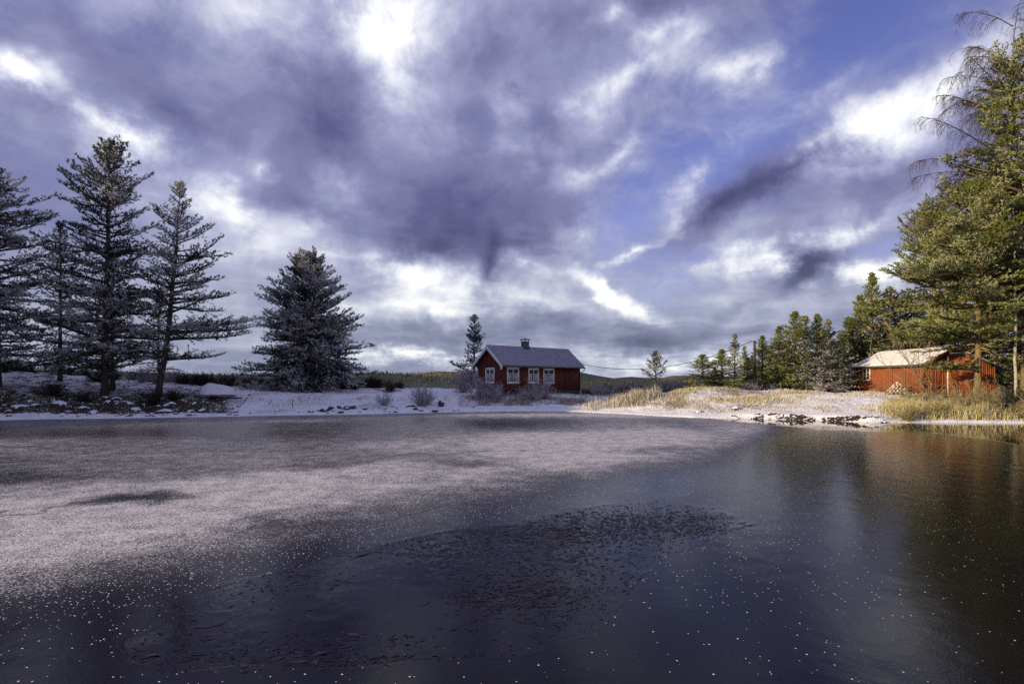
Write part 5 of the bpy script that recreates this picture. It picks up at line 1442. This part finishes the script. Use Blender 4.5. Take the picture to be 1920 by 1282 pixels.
def pebble_field():
    rng = np.random.default_rng(22); vs, ts, ms, off = [], [], [], 0
    for i in range(260):
        if i < 150: p = rng.uniform(-40, 470); t = rng.uniform(0, 1) ** 1.5 * 7 + .3
        elif i < 180: p = rng.uniform(560, 900); t = abs(rng.normal(0, .8)) + .3
        else: p = rng.uniform(1360, 1660); t = rng.uniform(.12, .4)
        y = float(np.interp(p, SHX, SHY)) + t; x = at(p, y); v, T = None, None
        me = ROCKS[rng.integers(5)]; co = np.empty(len(me.vertices) * 3, np.float32); me.vertices.foreach_get('co', co); co = co.reshape(-1, 3)
        lp = np.empty(len(me.loops), np.int32); me.loops.foreach_get('vertex_index', lp); mi = np.empty(len(me.polygons), np.int32); me.polygons.foreach_get('material_index', mi)
        s = rng.gamma(3, .055) * (.8 if i < 180 else .6); a = rng.uniform(0, 6.28); c_, s_2 = math.cos(a), math.sin(a)
        z = gz_(x, y)
        vs.append(np.stack([(co[:, 0] * c_ - co[:, 1] * s_2) * s + x, (co[:, 0] * s_2 + co[:, 1] * c_) * s + y, co[:, 2] * s + z], 1)); ts.append(lp.reshape(-1, 3) + off); ms.append(mi); off += len(co)
    tag(link('stones', mesh_np('stones', np.concatenate(vs), np.concatenate(ts), mats=[M['rock'], M['snow']], mt=np.concatenate(ms), smooth=True)),
        'small dark stones strewn along the snowy shore', 'stones', kind='stuff')
pebble_field()
# sticks in the snow
for (px_, Y_, P, lab, r_) in ((548, 42, [(0, 0, -.1), (.02, 0, .7)], 'thin upright stick in the snow below the broad pine', .025),
                         (452, 41.0, [(-.5, 0, .03), (-.1, 0, .1), (.25, .1, .45), (.45, .1, .75)], 'bent dry branch lying on the snow right of the boat', .03),
                         (232, 39.0, [(0, 0, -.1), (.03, 0, .65)], 'thin upright stick on the shore right of the tallest pine', .02),
                         (1738, 37.6, [(-3.0, 0, .55), (0, 0, .15), (1.5, -.1, .05)], 'fallen pale stem lying before the barn gable', .05),
                         (1842, 35.4, [(-1.3, 0, .1), (.2, 0, .9), (1.5, .2, 1.6)], 'thick fallen log leaning in the brush right of the big pine', .10)):
    x, y = at(px_, Y_), Y_; b = MB(); b.tube(P, np.linspace(r_, r_ * .6, len(P)), 6); o = b.build('branch', M['twig_dark'] if px_ < 1700 else M['twig_warm'], loc=(x, y, gz_(x, y))); tag(o, lab, 'branch')

# ---------------------------------------------------------------- grass and reeds
def grass(name, label, n, sampler, h, mats, seed, wid=.02, lean=.35, clump=1):
    rng = np.random.default_rng(seed)
    P = sampler(rng, n); x = np.repeat(P[:, 0], clump); y = np.repeat(P[:, 1], clump)
    hh = np.repeat(P[:, 2], clump) if P.shape[1] > 2 else 1.0
    N_ = len(x); x = x + rng.normal(0, .07, N_); y = y + rng.normal(0, .07, N_)
    z = ground_z(x, y) - .03
    H_ = h * hh * rng.uniform(.5, 1.2, N_); a = rng.uniform(0, 6.28, N_); le = np.abs(rng.normal(0, lean, N_))
    d = np.stack([np.cos(a) * le, np.sin(a) * le, np.ones(N_)], 1)
    b0 = np.stack([x, y, z], 1); w = np.stack([np.cos(a + 1.57 + rng.normal(0, .6, N_)), np.sin(a + 1.57 + rng.normal(0, .6, N_)), 0 * a], 1) * wid * .5
    mid = b0 + d * (H_ * .55)[:, None] * np.array([.7, .7, 1]); tip = b0 + d * H_[:, None] * np.array([1.5, 1.5, 1])
    V_ = np.stack([b0 - w, b0 + w, mid + w * .8, mid - w * .8, tip], 1).reshape(-1, 3)
    k = np.arange(N_)[:, None] * 5
    Q_ = k + np.array([0, 1, 2, 3]); T_ = k + np.array([3, 2, 4])
    mi = rng.choice(len(mats[0]), N_, p=mats[1])
    o = link(name, mesh_np(name, V_, T_, Q_, mats=list(mats[0]), mt=mi, mq=mi)); tag(o, label, 'grass', kind='stuff'); return o
def band(p0, p1, t0, t1, powr=1.0, clumpy=.0, mn=.3):
    def f(rng, n):
        p = rng.uniform(p0, p1, n * 3); t = t0 + (t1 - t0) * rng.random(n * 3) ** powr
        y = np.interp(p, SHX, SHY) + t; x = at(p, y)
        c = vnoise(x * .9, y * .9, 77); k = (rng.random(n * 3) < (1 - clumpy) + clumpy * sstep(.35, .7, c) * 1.2)
        x, y, c = x[k][:n], y[k][:n], c[k][:n]
        return np.stack([x, y, mn + (1 - mn) * c * 1.3], 1)
    return f
def patch(spots):
    def f(rng, n):
        o = []
        tot = sum(s[4] for s in spots)
        for (p, Y, rx, ry, wgt) in spots:
            k = int(n * wgt / tot); x = rng.normal(at(p, Y), rx, k); y = rng.normal(Y, ry, k)
            r_ = np.hypot((x - at(p, Y)) / rx, (y - Y) / ry); o.append(np.stack([x, y, np.clip(1.15 - .28 * r_, .3, 1.2)], 1))
        return np.concatenate(o)
    return f
FR = ((M['straw'], M['straw_frost'], M['straw_gold']), (.35, .55, .10))
GO = ((M['straw_gold'], M['straw'], M['straw_frost']), (.50, .35, .15))
CO = ((M['straw_frost'], M['straw'], M['twig_dark']), (.55, .25, .20))
grass('dry_grass', 'frosty dry grass over the right hand shore', 15000, band(1090, 1740, 1.4, 11, 1.0, .92), .20, FR, 31, .028, .5)
grass('dry_grass', 'golden dry grass along the water before the barn', 11000, band(1660, 2050, .3, 5.5, 1.0, .7), .5, GO, 32, .026, .4)
grass('reeds', 'tall pale reed clump on the shore right of the cabin', 3600, patch([(1192, 44.0, .75, .4, 3), (1160, 43.7, .5, .3, .7), (1120, 43.7, .8, .4, .3), (1225, 44.2, .4, .3, .4)]), 1.0, FR, 33, .022, .25)
grass('reeds', 'golden reeds at the waterline before the barn gable', 4200, patch([(1730, 34.6, 1.0, .4, 2), (1770, 34.2, .8, .35, 2), (1845, 33.9, .9, .3, 1.5), (1700, 35.5, .8, .4, 1)]), .95, GO, 34, .022, .35)
grass('dry_grass', 'frosted grass tufts on the snow before the cabin', 9000, band(860, 1120, 2.2, 6.0, 1.0, .7), .32, CO, 35, .025, .55)
grass('dry_grass', 'thin frosted grass on the left shore', 7000, band(-40, 860, .8, 7.0, 1.0, .85), .22, CO, 36, .022, .6)
grass('heather', 'dark frosted heather under the left pines', 10000, band(-60, 430, 1.2, 12.0, 1.2, .9), .20, ((M['twig_dark'], M['straw_frost'], M['straw']), (.6, .25, .15)), 37, .03, .9)
grass('dry_grass', 'dry grass tufts on the sunlit mounds at the edge of the wood', 5000, patch([(1290, 45.4, 1.3, .5, 2), (1270, 44.2, 1.2, .4, 1), (1360, 42, 2.2, .6, 2), (1430, 42, 2.0, .6, 2), (1498, 44, 1.2, .4, 2.2)]), .26, GO, 38, .026, .4)
